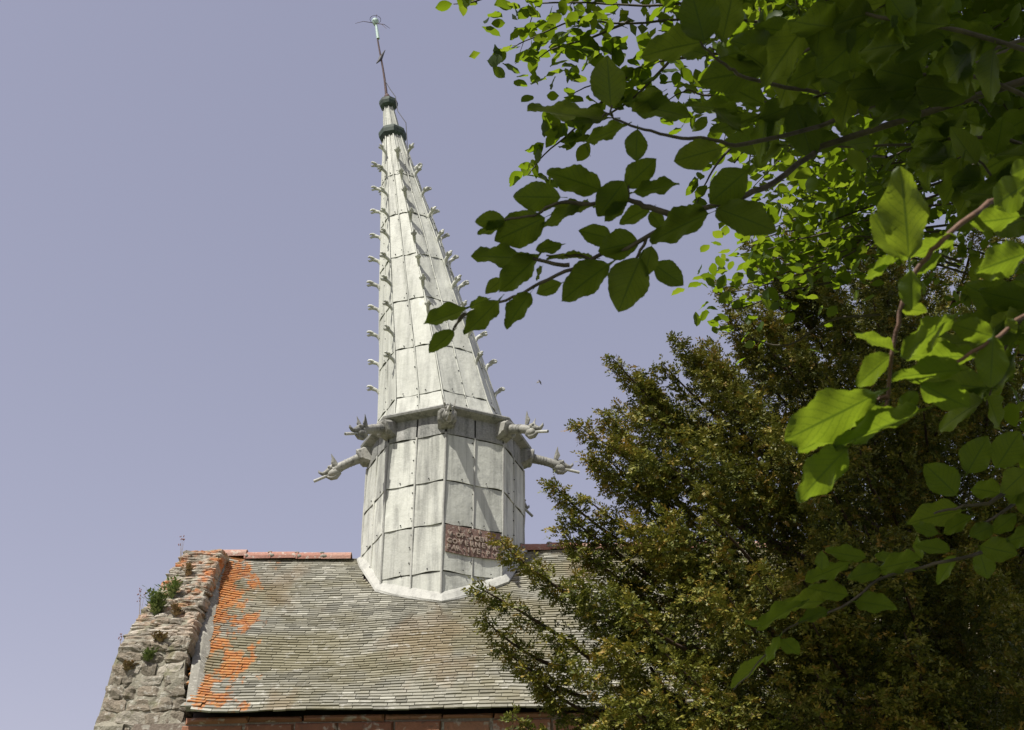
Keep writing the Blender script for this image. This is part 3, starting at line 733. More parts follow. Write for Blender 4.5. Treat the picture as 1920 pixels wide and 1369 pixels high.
# ------------------------------------------------------------------ weeds on the gable
def tuft(name, base, n, h, spread, mat, label, cat='weed', heads=False, stems_r=.003, group=None):
    root = empty(name, tuple(base)); st = MB(); hd = MB()
    for i in range(n):
        w = random.uniform(0, 6.28); d = V(math.cos(w), math.sin(w), 0) * random.uniform(.2, 1) * spread; hh = h * random.uniform(.55, 1.0)
        pts = [V(0, 0, -.02) + d * .15, V(0, 0, hh * .55) + d * .5, V(0, 0, hh) + d * 1.1]
        st.tube(pts, [stems_r, stems_r * .8, stems_r * .3], 4, False)
        if heads:
            for k_ in range(4):
                p = pts[2] + V(random.gauss(0, .012), random.gauss(0, .012), random.uniform(-.05, .02)); hd.blob(p, .006, .006, .010, None, 5, 4)
        else:
            for k_ in range(6):                       # small leaves up the stem
                u = random.uniform(.15, 1); p = pts[0] * (1 - u) + pts[2] * u; a = random.uniform(0, 6.28); L = random.uniform(.035, .065)
                q = p + V(math.cos(a) * L, math.sin(a) * L, L * .5); s_ = V(-math.sin(a), math.cos(a), 0) * L * .28
                hd.add([p, (p + q) / 2 + s_, q, (p + q) / 2 - s_], [(0, 1, 2, 3)])
    st.build('stems', mat, root)['kind'] = 'stuff'
    if hd.v: hd.build('seed_heads' if heads else 'leaves', M['seed'] if heads else mat, root)['kind'] = 'stuff'
    return tag(root, label, cat, group)
def g_surf(px, py):
    best = None
    for a, b in zip(rows[:-2], rows[1:-1]):
        n = unit(np.cross(V(1, 0, 0), V(0, b[0] - a[0], b[1] - a[1]))); p = at_plane(px, py, V(0, a[0], a[1]), n)
        if min(a[1], b[1]) - .02 <= p[2] <= max(a[1], b[1]) + .02: best = p
    return best if best is not None else at_plane(px, py, p0, NRM)
tuft('weed', g_surf(292, 1152), 110, .34, .15, M['weed'], 'bushiest green weed on the left edge of the gable top')
tuft('weed', g_surf(322, 1120), 44, .26, .09, M['weed'], 'green weed just right of the bushiest one on the gable')
tuft('weed', g_surf(276, 1240), 40, .14, .08, M['weed'], 'small yellow green weed tuft low on the gable stones')
tuft('grass_tuft', g_surf(330, 1155), 26, .14, .05, M['straw'], 'straw coloured grass tuft right of the weeds on the gable', 'grass')
tuft('grass_tuft', g_surf(352, 1080), 26, .16, .06, M['straw'], 'straw coloured grass tuft near the top of the gable', 'grass')
tuft('grass_tuft', g_surf(300, 1205), 30, .12, .09, M['straw'], 'dry grass tuft in the middle of the gable slope', 'grass')
tuft('grass_tuft', g_surf(240, 1258), 22, .11, .07, M['straw'], 'dry grass tuft at the left edge of the lower gable', 'grass')
for (a_, hh, lab) in [((338, 1055), .36, 'thin dry stalks with reddish seed heads at the gable peak'), ((262, 1160), .34, 'thin dry stalks rising left of the green weeds'), ((226, 1212), .18, 'lowest thin dry stalk on the left gable edge')]:
    tuft('dry_stalk', g_surf(*a_), 4 if hh > .2 else 2, hh, .07, M['straw'], lab, 'stalk', True, .002)

# ------------------------------------------------------------------ yew
def in_view(p):
    q = np.asarray(p) - EYE; z = q @ FWD; return 960 + (q @ RT) / z * F_PX, 684.5 - (q @ UP) / z * F_PX
yew = empty('yew_tree', (3.6, 10.2, 0)); tag(yew, 'dark bushy yew tree hiding the right end of the chapel roof', 'tree')
TK = V(3.6, 10.2, 0); wood = MB()
trunk_pts = [TK, TK + V(.05, .05, 1.2), TK + V(.0, .1, 2.6), TK + V(.1, .0, 4.2), TK + V(.2, .1, 5.8), TK + V(.25, .1, 7.4), TK + V(.3, .2, 8.6)]
tw = MB().tube(trunk_pts, [.42, .33, .27, .22, .16, .10, .04], 10); under(tw.build('trunk', M['yewbark']), yew)
spr = []          # spray anchors: position, direction, size
def bez(a, b, c, u): return a * (1 - u) ** 2 + b * 2 * u * (1 - u) + c * u * u
def plume(tip, length, dens=1.0, fat=.20, base=None, limb=True):
    """a leafy shoot that ends at tip; it sweeps up and outwards from the heart of the tree"""
    tip = np.asarray(tip, float)
    if base is None:
        h = V(TK[0] + .15, TK[1], max(.8, tip[2] - .9 - .25 * abs(tip[0] - TK[0]))); d = unit(h - tip); base = tip + d * length
    mid = (base + tip) / 2 + V(0, 0, -.10 * length) + rng.normal(0, .05, 3) * length
    pts = [bez(base, mid, tip, u) for u in np.linspace(0, 1, 7)]
    if limb: wood.tube(pts, list(np.linspace(.012 + .008 * length, .004, 7)), 5, False)
    n = int(64 * length * dens / .5); hue = rng.normal(0, .13)
    for i in range(n):
        u = rng.random() ** .7; c = bez(base, mid, tip, u); r = fat * (1 - .72 * u) * (0.35 + .65 * math.sqrt(rng.random()))
        off = rng.normal(0, 1, 3); off[2] *= .7; off = unit(off) * r; t = unit(tip - base) + V(0, 0, -.35)
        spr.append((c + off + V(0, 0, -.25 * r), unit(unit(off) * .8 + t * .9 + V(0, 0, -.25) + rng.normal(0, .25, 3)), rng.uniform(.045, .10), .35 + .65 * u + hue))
# shoots on the outline that the sky and the roof set off
OUT = [(893, 1100, 8.3, .9), (935, 1012, 8.4, .9), (905, 1158, 8.3, .7), (930, 1205, 8.3, .7), (985, 1250, 8.2, .7), (955, 1338, 8.0, .6), (1012, 1290, 8.2, .7), (1035, 905, 8.8, 1.0), (1062, 968, 8.7, .8), (1048, 985, 8.7, .8),
       (1082, 798, 9.0, 1.1), (1135, 772, 9.2, .9), (1148, 672, 9.4, 1.2), (1100, 850, 9.2, .7), (1268, 632, 9.6, 1.1), (1322, 648, 9.8, 1.0), (1215, 720, 9.5, .9), (1352, 535, 10.2, 1.1), (1400, 455, 10.4, 1.1), (1365, 600, 10.2, .8),
       (1440, 500, 10.4, 1.0), (1345, 690, 9.7, .9), (1120, 880, 9.0, .8), (1000, 1060, 8.5, .8), (1065, 1020, 8.6, .8), (1240, 680, 9.6, .8), (1180, 705, 9.5, .8), (1300, 668, 9.7, .8), (1092, 930, 8.8, .7), (1480, 400, 10.6, 1.2), (1560, 330, 10.8, 1.2)]
for px, py, d, L in OUT: plume(at_d(px, py, d), L * 1.1, 1.05, .125)
# the body of the crown: shoots over a hull that bulges towards the viewer
def hull_left(py):      # left limit of the crown by row of sight
    P_ = [(380, 1480), (450, 1420), (540, 1375), (620, 1330), (680, 1180), (780, 1110), (900, 1105), (1000, 1090), (1100, 1060), (1200, 1015), (1300, 1030), (1420, 1010)]
    return float(np.interp(py, [a for a, _ in P_], [b for _, b in P_]))
cnt = 0
while cnt < 560:
    py = rng.uniform(400, 1440); px = rng.uniform(920, 1990); lft = hull_left(py)
    if px < lft + 15: continue
    edge = min(1, (px - lft) / 420); dfront = np.interp(py, [400, 700, 1000, 1400], [10.4, 9.5, 8.4, 7.6]) - 1.0 * edge * .6
    d = dfront + rng.random() ** 1.6 * (.5 + 2.6 * edge)
    if rng.random() < .18 * edge: pass
    plume(at_d(px, py, d), rng.uniform(.5, .95), .95, rng.uniform(.14, .24), None, cnt % 3 == 0); cnt += 1
# far side of the crown, thin enough for sky to glint through
for i in range(270):
    py = rng.uniform(500, 1440); lft = hull_left(py) + 120; px = rng.uniform(lft, 2000)
    plume(at_d(px, py, rng.uniform(11, 13)), rng.uniform(.6, 1.1), .7, .28, None, False)
# limbs from the trunk into the crown
for i in range(26):
    z0 = rng.uniform(1.0, 6.5); px, py, d, L = OUT[i % len(OUT)] if i < 20 else (rng.uniform(1300, 1800), rng.uniform(700, 1200), 9, 1)
    tip = at_d(px, py, d); a = TK + V(.1, 0, min(z0, max(1.0, tip[2] - .8))); m_ = (a + tip) / 2 + V(0, 0, -.25) + rng.normal(0, .12, 3); e_ = a + (tip - a) * .72
    under(MB().tube([bez(a, m_, e_, u) for u in np.linspace(0, 1, 9)], list(np.linspace(.075, .012, 9)), 6, False).build('limb', M['yewbark']), yew)
under(wood.build('twigs', M['yewbark']), yew)['kind'] = 'stuff'
# needles: each spray is a little comb of narrow leaves
N = len(spr); base = np.array([s[0] for s in spr]); dr_ = np.array([s[1] for s in spr]); sz = np.array([s[2] for s in spr]); tipn = np.array([s[3] for s in spr])
sid = np.cross(dr_, rng.normal(0, 1, (N, 3)) * .5 + V(0, 0, 1)); sid /= np.linalg.norm(sid, axis=1, keepdims=True) + 1e-9; nor = np.cross(sid, dr_)
K = 11; vsY = np.zeros((N, K, 4, 3), np.float32); colY = np.zeros((N, K, 4, 4), np.float32)
tone = np.clip(.22 + .34 * rng.random(N) + .46 * (tipn - .5) + .30 * (rng.random(N) > .86), 0, 1)  # brighter towards the tips: yellow new growth, plus sunlit brightness put into the colour
for k_ in range(K):
    u = (k_ // 2 + .5) / (K / 2); sg = 1 if k_ % 2 else -1
    if k_ == K - 1: ax = dr_; o = base + dr_ * (sz * .95)[:, None]; ln = sz * .35
    else:
        ax = dr_ * .5 + sid * sg * .8 + nor * rng.uniform(-.6, .7, (N, 1)); ax /= np.linalg.norm(ax, axis=1, keepdims=True); o = base + dr_ * (sz * u)[:, None]; ln = sz * (.42 - .18 * u) + .008
    wd = np.cross(ax, nor + rng.normal(0, .5, (N, 3))); wd /= np.linalg.norm(wd, axis=1, keepdims=True) + 1e-9; hw = (.0058 + .05 * ln)[:, None]
    vsY[:, k_, 0] = o; vsY[:, k_, 1] = o + ax * (ln * .5)[:, None] + wd * hw; vsY[:, k_, 2] = o + ax * ln[:, None]; vsY[:, k_, 3] = o + ax * (ln * .5)[:, None] - wd * hw
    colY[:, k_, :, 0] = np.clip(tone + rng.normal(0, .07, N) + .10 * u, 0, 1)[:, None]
colY[..., 3] = 1
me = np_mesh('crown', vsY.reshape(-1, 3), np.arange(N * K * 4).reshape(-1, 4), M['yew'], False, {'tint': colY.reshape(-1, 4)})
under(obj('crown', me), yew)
print('yew sprays', N)

# ------------------------------------------------------------------ beech
beech = empty('beech_tree', (3.6, 1.2, 0)); tag(beech, 'green beech tree whose leafy boughs hang in from the right', 'tree')
BT = V(3.6, 1.2, 0)
tb = MB().tube([BT, BT + V(0, .05, 1.5), BT + V(-.05, .1, 3.2), BT + V(.0, .2, 5.5), BT + V(.1, .3, 8.0), BT + V(.2, .5, 10.5)], [.48, .36, .31, .25, .17, .06], 12); under(tb.build('trunk', M['bark']), beech)
def leaf_grid(ns, nw, seed, hero=True):
    r = random.Random(seed); vs, uv = [], []; bend = r.uniform(-.22, .22); fold = r.uniform(.06, .30); wav = r.uniform(.015, .05); ph = r.uniform(0, 6); tw_ = r.uniform(-.25, .25); curl = r.uniform(-.1, .28)
    asym = r.uniform(-.06, .06); bite = [(r.uniform(.15, .9), r.choice((-1, 1)), r.uniform(.15, .45), r.uniform(.05, .10)) for _ in range(r.choice((0, 0, 0, 1)))] if hero else []
    pk = r.uniform(.42, .52)
    if hero:
        for j in range(nw + 1): vs.append((-.15, (-1 + 2 * j / nw) * .009, .012 - .018 * abs(-1 + 2 * j / nw))); uv.append((.5, 0))
    for i in range(ns + 1):
        t = i / ns; w = math.sin(math.pi * t ** (math.log(.5) / math.log(pk))) ** .76 * .325 * (1 - .12 * t)
        if i == 0: w = .010
        if i == ns: w = .003
        for j in range(nw + 1):
            u = -1 + 2 * j / nw; ww = w * (1 + asym * u)
            if hero: ww *= 1 + (abs(u) ** 3) * (.018 * math.sin(t * 56 + ph) + .06 * mn.noise(Vector((t * 5, u * 2, seed * 3.7))) + .03 * mn.noise(Vector((t * 11, u * 3, seed * 1.7))))
            for bt, bs, bd, bw in bite:
                if u * bs > .3 and abs(t - bt) < bw: ww *= 1 - bd * (1 - (abs(t - bt) / bw) ** 2)
            x = t; y = u * ww; a = abs(u)
            z = fold * abs(y) + wav * math.sin(t * 15 + ph + 2 * u) * a * a + bend * t * t * .5 + curl * .2 * a * a * w + tw_ * y * t
            z += .010 * math.sin((t - a * .25) * 56) * a * (1 if hero else 0)
            vs.append((x - .0, y, z)); uv.append((.5 + u * .5, t))
    fs = [(i * (nw + 1) + j, (i + 1) * (nw + 1) + j, (i + 1) * (nw + 1) + j + 1, i * (nw + 1) + j + 1) for i in range(ns + (1 if hero else 0)) for j in range(nw)]
    return np.array(vs), fs, uv
def hero_mesh(seed):
    vs, fs, uv = leaf_grid(30, 8, seed, True); mb = MB().add(vs, fs, True)
    me = mb.mesh('leaf', M['leaf']); ul = me.uv_layers.new(name='UVMap'); full = uv + [(.5, 0)] * (len(mb.v) - len(uv))
    for lp in me.loops: ul.data[lp.index].uv = full[lp.vertex_index]
    a = me.attributes.new('tint', 'FLOAT_COLOR', 'POINT'); a.data.foreach_set('color', np.tile((.5, .5, 0, 1), len(me.vertices)).astype(np.float32)); return me
heroes = [hero_mesh(100 + i) for i in range(14)]
n_leaf = 0
def put_leaf(parent, B, T, wid=None, face=1, vi=None, flip=None, grow=1.03):
    """one leaf from its stalk end B to its tip T; wid is how wide it shows to the viewer, which sets its tilt"""
    global n_leaf
    B, T = np.asarray(B, float), np.asarray(T, float); a = T - B; L = np.linalg.norm(a); a = a / L
    v = unit(EYE - (B + T) / 2); n0 = unit(v - a * np.dot(v, a))
    if wid is None: tl = rng.uniform(.1, 1.0)
    else: tl = math.acos(min(.97, max(.12, wid / (.60 * L))))
    c1 = n0 * math.cos(tl) + np.cross(a, n0) * math.sin(tl); c2 = n0 * math.cos(tl) - np.cross(a, n0) * math.sin(tl)
    under_n = c1 if c1[2] < c2[2] else c2
    if flip: under_n = c2 if c1[2] < c2[2] else c1
    zax = -under_n; yax = np.cross(zax, a); B = B - a * L * .05; s = L * grow
    wide = 1.0 if wid is None else min(1.22, max(1.0, wid / (.60 * L * .97)))
    o = obj('leaf', heroes[vi if vi is not None else int(rng.integers(len(heroes)))], parent); n_leaf += 1
    A = np.column_stack([a * s, yax * s * wide, zax * s, B]); o.matrix_basis = Matrix([list(A[0]), list(A[1]), list(A[2]), [0, 0, 0, 1]])
    return o
def bough(pts, r0, r1, mat='bark'):
    pts = [np.asarray(p, float) for p in pts]; P2 = []
    for i in range(len(pts) - 1):        # smooth through the given points
        pA, pB, pC, pD = pts[max(i - 1, 0)], pts[i], pts[i + 1], pts[min(i + 2, len(pts) - 1)]
        for u in (0, .25, .5, .75):
            P2.append(.5 * ((2 * pB) + (-pA + pC) * u + (2 * pA - 5 * pB + 4 * pC - pD) * u * u + (-pA + 3 * pB - 3 * pC + pD) * u ** 3))
    P2.append(pts[-1]); P2 = [p + rng.normal(0, .0012, 3) for p in P2]; return P2
def zl(seq, D, sc, ox, oy): return [at_d(ox + x / sc, oy + y / sc, D if not callable(D) else D(x, y)) for x, y in seq]
class Bough:
    def __init__(self, main, r0, r1, subs=(), mat='bark', limb=None):
        mb = MB()
        P2 = bough(main, r0, r1)
        if limb is not None:
            L2 = bough([limb, limb * .5 + main[0] * .5 + V(0, 0, .15), main[0]], .05, r0); mb.tube(L2, list(np.linspace(.018, r0, len(L2))), 7, False)
        mb.tube(P2, list(np.linspace(r0, r1, len(P2))), 7)
        for sp, a, b in subs: q = bough(sp, a, b); mb.tube(q, list(np.linspace(a, b, len(q))), 5)
        self.o = under(mb.build('bough', M[mat]), beech)
# -- the bough that reaches across to the spire (sight coordinates measured on an enlargement)
Z6 = (2.013, 790, 0); DM = 2.0
def z6(x, y, d=DM): return at_d(Z6[1] + x / Z6[0], Z6[2] + y / Z6[0], d)
main = [z6(1500, 560, 2.3), z6(1330, 690, 2.15), z6(1228, 735), z6(1115, 775), z6(975, 820), z6(820, 915), z6(640, 980), z6(510, 1040), z6(400, 1100), z6(290, 1145), z6(160, 1190), z6(120, 1250)]
subs = [([z6(975, 820), z6(860, 785), z6(780, 755), z6(640, 768), z6(520, 760)], .006, .0025), ([z6(780, 755), z6(785, 700)], .003, .002), ([z6(640, 768), z6(515, 765), z6(430, 812), z6(315, 832)], .003, .002),
        ([z6(560, 1003), z6(440, 980), z6(405, 960)], .004, .002), ([z6(640, 980), z6(560, 965), z6(470, 965)], .003, .0015), ([z6(850, 900), z6(820, 960), z6(800, 990)], .003, .002), ([z6(165, 1180), z6(140, 1215), z6(118, 1252)], .0025, .0015)]
b1 = Bough(main, .0060, .0014, subs, 'bark', BT + V(-.05, .1, 3.6))
LM = [((690, 445), (392, 437), 70, 2.05), ((715, 400), (702, 205), 132, 2.0), ((765, 475), (617, 550), 55, 2.0), ((815, 495), (808, 612), 95, 1.98), ((780, 702), (888, 596), 95, 2.0), ((800, 728), (978, 695), 58, 2.0),
      ((668, 715), (470, 640), 105, 2.02), ((762, 690), (665, 822), 125, 1.97), ((517, 745), (343, 742), 108, 2.0), ((312, 832), (200, 835), 70, 2.0), ((310, 840), (215, 892), 45, 2.01), ((457, 825), (272, 915), 135, 2.0), ((597, 775), (440, 888), 50, 2.02),
      ((405, 975), (183, 968), 78, 2.0), ((525, 925), (428, 950), 55, 2.03), ((437, 968), (300, 1112), 100, 2.0), ((640, 975), (468, 965), 24, 2.02), ((712, 900), (592, 868), 80, 2.03), ((812, 915), (658, 945), 110, 2.0), ((698, 1005), (518, 1132), 118, 1.98),
      ((525, 1070), (434, 1112), 58, 2.02), ((407, 1112), (312, 1236), 72, 1.98), ((868, 935), (843, 1048), 72, 1.97), ((822, 985), (737, 1180), 155, 1.96), ((880, 1000), (993, 1078), 88, 2.02), ((1072, 812), (850, 905), 105, 2.0), ((865, 805), (915, 868), 55, 2.04),
      ((862, 785), (742, 842), 62, 2.03), ((165, 1165), (10, 1238), 70, 2.0), ((287, 1138), (163, 1272), 85, 1.98), ((117, 1253), (29, 1337), 58, 1.99), ((302, 1058), (240, 1107), 50, 2.02), ((772, 765), (688, 836), 52, 1.98), ((1115, 792), (1147, 842), 40, 1.98),
      ((795, 395), (1032, 432), 92, 2.05), ((1055, 160), (812, 200), 112, 1.95), ((1065, 145), (1015, -60), 155, 1.9), ((1128, 560), (950, 610), 110, 1.97), ((1222, 650), (1088, 772), 135, 1.95), ((1125, 790), (1345, 870), 125, 1.95), ((640, 780), (490, 790), 45, 2.03), ((700, 430), (570, 470), 60, 2.06), ((905, 350), (790, 420), 85, 2.04), ((455, 1010), (430, 1060), 18, 1.98), ((250, 1130), (180, 1160), 40, 2.03)]
for (b, t, w, d) in LM:
    B = z6(*b, d); k_ = d / (F_PX * Z6[0]); T = z6(*t, d + float(rng.uniform(-.02, .02))); put_leaf(b1.o, B, T, w * k_)
# -- second twig above it and the dark leaves round it
t2 = [z6(1500, 480, 2.2), z6(1228, 545, 2.05), z6(1100, 528), z6(980, 520), z6(870, 495), z6(770, 465), z6(700, 430), z6(690, 440)]
t3 = [z6(1500, 350, 2.1), z6(1228, 295, 1.98), z6(1150, 245, 1.95), z6(1070, 180, 1.93), z6(1050, 150, 1.92)]
b2 = Bough(t2, .0042, .0013, [(t3, .004, .0013), ([z6(720, 440), z6(715, 400)], .002, .0015)], 'bark', BT + V(-.05, .1, 3.9))
# -- the sunlit spray nearest to the viewer
ZP = (2.0125, 1440, 280); DP = 1.22
def zp(x, y, d=DP): return at_d(ZP[1] + x / ZP[0], ZP[2] + y / ZP[0], d)
mp = [zp(1150, 30, 1.5), zp(960, 140, 1.35), zp(840, 205, 1.28), zp(690, 310), zp(600, 410), zp(525, 520), zp(490, 650), zp(468, 790), zp(455, 930), zp(400, 1050), zp(330, 1110)]
b3 = Bough(mp, .0036, .0014, [([zp(1050, 560, 1.3), zp(900, 680, 1.25), zp(800, 745), zp(670, 828)], .0026, .0018), ([zp(455, 930), zp(400, 950), zp(380, 945)], .0025, .0015)], 'twig', BT + V(-.1, 0, 3.0))
LP = [((530, 390), (515, 38), 190, 1.2), ((492, 400), (378, 235), 110, 1.22), ((480, 420), (385, 450), 50, 1.2), ((388, 935), (38, 1115), 205, 1.18), ((392, 985), (100, 1168), 100, 1.22), ((292, 1135), (92, 1338), 150, 1.19), ((560, 995), (225, 1135), 75, 1.2), ((458, 785), (312, 898), 100, 1.22), ((540, 462), (546, 612), 95, 1.18),
      ((705, 335), (498, 440), 70, 1.22), ((690, 640), (488, 795), 110, 1.2), ((842, 705), (674, 650), 105, 1.23), ((770, 785), (500, 775), 95, 1.24), ((715, 835), (445, 850), 85, 1.2), ((590, 890), (776, 1002), 125, 1.21), ((850, 715), (838, 915), 130, 1.22), ((975, 130), (836, 222), 150, 1.24), ((985, 60), (905, 100), 100, 1.25), ((940, 255), (757, 290), 100, 1.25),
      ((970, 395), (752, 465), 150, 1.23), ((465, 755), (312, 705), 45, 1.2), ((510, 600), (605, 610), 60, 1.22), ((450, 440), (362, 500), 40, 1.2), ((905, 640), (935, 700), 50, 1.25), ((600, 760), (700, 730), 70, 1.24), ((560, 920), (480, 1000), 70, 1.2), ((400, 960), (340, 1080), 60, 1.21), ((650, 400), (560, 480), 60, 1.24)]
for (b, t, w, d) in LP:
    k_ = d / (F_PX * ZP[0]); put_leaf(b3.o, zp(*b, d), zp(*t, d + float(rng.uniform(-.015, .015))), w * k_ * .92, grow=.98)
# -- shaded twigs low on the right
ZB = (2.406, 1300, 800); DB = 2.2
def zb(x, y, d=DB): return at_d(ZB[1] + x / ZB[0], ZB[2] + y / ZB[0], d)
mq = [zb(1750, 380, 2.5), zb(1500, 480, 2.35), zb(1250, 580), zb(1040, 630), zb(840, 690), zb(700, 800), zb(560, 850), zb(430, 910), zb(330, 1030), zb(180, 1190)]
b4 = Bough(mq, .004, .0012, [([zb(1600, 120, 2.4), zb(1380, 320), zb(1220, 360), zb(1090, 390)], .005, .002), ([zb(1600, 250, 2.4), zb(1400, 380), zb(1280, 470)], .004, .002)], 'bark', BT + V(-.1, 0, 2.4))
LB = [((320, 1045), (172, 1192), 45), ((400, 960), (478, 1030), 75), ((390, 950), (330, 1080), 45), ((480, 800), (270, 905), 60), ((300, 900), (232, 880), 30), ((580, 790), (390, 790), 80), ((600, 830), (470, 880), 55), ((690, 760), (520, 740), 90), ((690, 620), (500, 700), 80), ((580, 640), (580, 560), 70), ((770, 590), (590, 570), 75), ((740, 790), (915, 808), 90), ((840, 650), (690, 680), 80),
      ((835, 640), (1030, 600), 90), ((1010, 640), (810, 590), 70), ((1010, 500), (1030, 600), 40), ((1150, 560), (1000, 540), 60), ((1180, 590), (1090, 710), 60), ((1290, 560), (1330, 690), 140), ((1300, 540), (1470, 580), 110), ((1200, 380), (950, 430), 120), ((1180, 300), (1040, 160), 160), ((1240, 200), (1330, 40), 140), ((1370, 180), (1480, 20), 180), ((1380, 300), (1240, 270), 90), ((1500, 200), (1400, 300), 120), ((1350, 450), (1240, 500), 80), ((1450, 400), (1350, 480), 80), ((1480, 300), (1560, 420), 120), ((1250, 410), (1120, 480), 70), ((1100, 480), (980, 450), 60), ((1550, 480), (1420, 520), 90), ((930, 660), (860, 600), 60), ((1430, 340), (1500, 260), 80)]
for (b, t, w) in LB:
    d = DB + float(rng.uniform(-.06, .08)); k_ = d / (F_PX * ZB[0]); put_leaf(b4.o, zb(*b, d), zb(*t, d + float(rng.uniform(-.03, .03))), w * k_)
# -- dark layered leaves in the upper right corner, over several crossing twigs
dark = [([(2050, 30), (1800, 110), (1600, 160), (1460, 205), (1370, 235)], 2.3), ([(2050, 250), (1850, 150), (1690, 140), (1560, 120)], 2.0), ([(2050, 130), (1800, 60), (1600, 20), (1480, -30)], 1.8), ([(2050, 330), (1880, 260), (1700, 270), (1560, 275), (1420, 268)], 2.4), ([(2050, 480), (1930, 420), (1860, 330), (1800, 270)], 2.2), ([(1900, -120), (1650, 10), (1460, 120), (1330, 90)], 2.1), ([(2050, 640), (1960, 560), (1890, 640), (1850, 760)], 2.0)]
for pts, d in dark:
    mp_ = [at_d(x, y, d + (.25 if x > 2000 else 0)) for x, y in pts]; bb = Bough(mp_, .005, .0013, (), 'bark', BT + V(-.1, .1, rng.uniform(3, 4.6)))
    P2 = bough(mp_, 0, 0)[1:]
    for i in range(24):
        u = rng.random(); p = P2[int(u * (len(P2) - 1))] + rng.normal(0, .015, 3); L = rng.uniform(.075, .115)
        dirn = unit(rng.normal(0, 1, 3) * V(1, .7, .55) + V(-.5, 0, -.25)); put_leaf(bb.o, p + dirn * .015, p + dirn * (L + .015), L * .6 * rng.uniform(.45, 1.0))
print('single leaves', n_leaf)
# -- smaller, more distant foliage: one mesh
mass = []     # base, dir, normal, length
mvs, mfs, _ = zip(*([leaf_grid(6, 2, 300 + i, False) for i in range(6)] + [leaf_grid(2, 2, 300 + i, False) for i in range(6)]))
mtw = MB()
def twig_leaves(pts, n, L, jit=.05, droop=.3, spread=1.0):
    P2 = bough(pts, 0, 0); mtw.tube(P2, list(np.linspace(.006, .0018, len(P2))), 5, False)
    for i in range(n):
        u = rng.random() ** .85; p = P2[min(len(P2) - 1, int(u * len(P2)))] + rng.normal(0, jit, 3)
        t = unit(P2[-1] - P2[0]); d = unit(t * .5 + rng.normal(0, 1, 3) * V(1, 1, .6) * spread + V(0, 0, -droop)); n_ = unit(V(0, 0, 1) + rng.normal(0, .45, 3)); mass.append((p, d, n_, L * rng.uniform(.75, 1.2)))
def pxl(seq, d): return [at_d(x, y, d if not isinstance(d, (list, tuple)) else d[0] + (d[1] - d[0]) * i / (len(seq) - 1)) for i, (x, y) in enumerate(seq)]
DF = 4.4
twig_leaves(pxl([(1420, 40), (1300, 35), (1180, 45), (1080, 40), (1000, 70), (955, 92)], DF), 80, .072, .075)
twig_leaves(pxl([(1420, -20), (1250, 10), (1100, 5), (1000, 5), (985, -5)], DF), 60, .072, .08)
twig_leaves(pxl([(1180, 40), (1110, 70), (1040, 90), (1010, 108)], DF), 24, .072, .05)
twig_leaves(pxl([(1350, 100), (1240, 115), (1190, 130), (1110, 160), (1075, 175)], DF), 40, .072, .065)
twig_leaves(pxl([(1190, 130), (1130, 190), (1075, 245), (1020, 290), (990, 330)], DF), 34, .07, .035)
twig_leaves(pxl([(1260, 110), (1180, 190), (1100, 230), (1050, 215)], DF), 36, .07, .04)
twig_leaves(pxl([(1400, 150), (1330, 180), (1290, 170), (1250, 190)], DF), 28, .072, .07)
twig_leaves(pxl([(1380, 270), (1350, 300), (1325, 340), (1305, 385)], DF), 16, .06, .02)
twig_leaves(pxl([(960, -30), (900, 0), (850, 8)], DF), 9, .06, .02)
# sunlit sprays before the yew
D5 = 5.2
for seq, n in [([(1800, 330), (1650, 380), (1540, 420), (1450, 440), (1410, 455)], 90), ([(1800, 420), (1650, 440), (1560, 480), (1480, 510), (1390, 535), (1350, 540)], 70), ([(1780, 300), (1650, 310), (1560, 350), (1490, 380)], 80), ([(1800, 500), (1700, 470), (1600, 450), (1520, 470)], 60), ([(1850, 260), (1700, 280), (1640, 330), (1600, 400)], 60), ([(1650, 590), (1560, 600), (1480, 645), (1420, 640), (1380, 625), (1345, 608)], 16), ([(1560, 530), (1480, 545), (1400, 575), (1365, 580)], 26)]:
    twig_leaves(pxl(seq, D5), int(n * .8), .07, .085)
    if n > 50:
        for r_ in range(3):
            sh_ = rng.normal(0, 22, 2); twig_leaves(pxl([(x + sh_[0] + 30, y + sh_[1] - 8) for x, y in seq], D5 + rng.uniform(-.3, .6)), int(n * .8), .062, .10)
n_lit = len(mass)      # the outer sprays so far stand in the sun
# the crown of the tree higher up on the right: it shades the yew
for i in range(330):
    px, py, d = rng.uniform(1330, 2350), rng.uniform(-500, 330), rng.uniform(4.0, 8.5)
    if py > 330 - max(0, 1500 - px) * .9 and d > 3: pass
    c = at_d(px, py, d); e = c + unit(rng.normal(0, 1, 3) * V(1, 1, .4) + V(-.4, 0, -.1)) * rng.uniform(.5, .9); 
    q = in_view(e)
    if q[0] < 1330 and q[1] > -40: continue
    if q[1] > 470 and q[0] < 1750: continue
    twig_leaves([c, (c + e) / 2 + V(0, 0, .06), e], 46, .08, .09)
for i in range(60):      # right edge, further down
    px, py, d = rng.uniform(1880, 2300), rng.uniform(300, 1000), rng.uniform(2.8, 5.5); c = at_d(px, py, d); e = c + unit(rng.normal(0, 1, 3) * V(1, 1, .4) + V(-.2, 0, -.1)) * rng.uniform(.4, .7)
    if in_view(e)[0] < 1790 or in_view(e)[1] > 900: continue
    twig_leaves([c, (c + e) / 2, e], 36, .08, .08)
n_crown = len(mass)
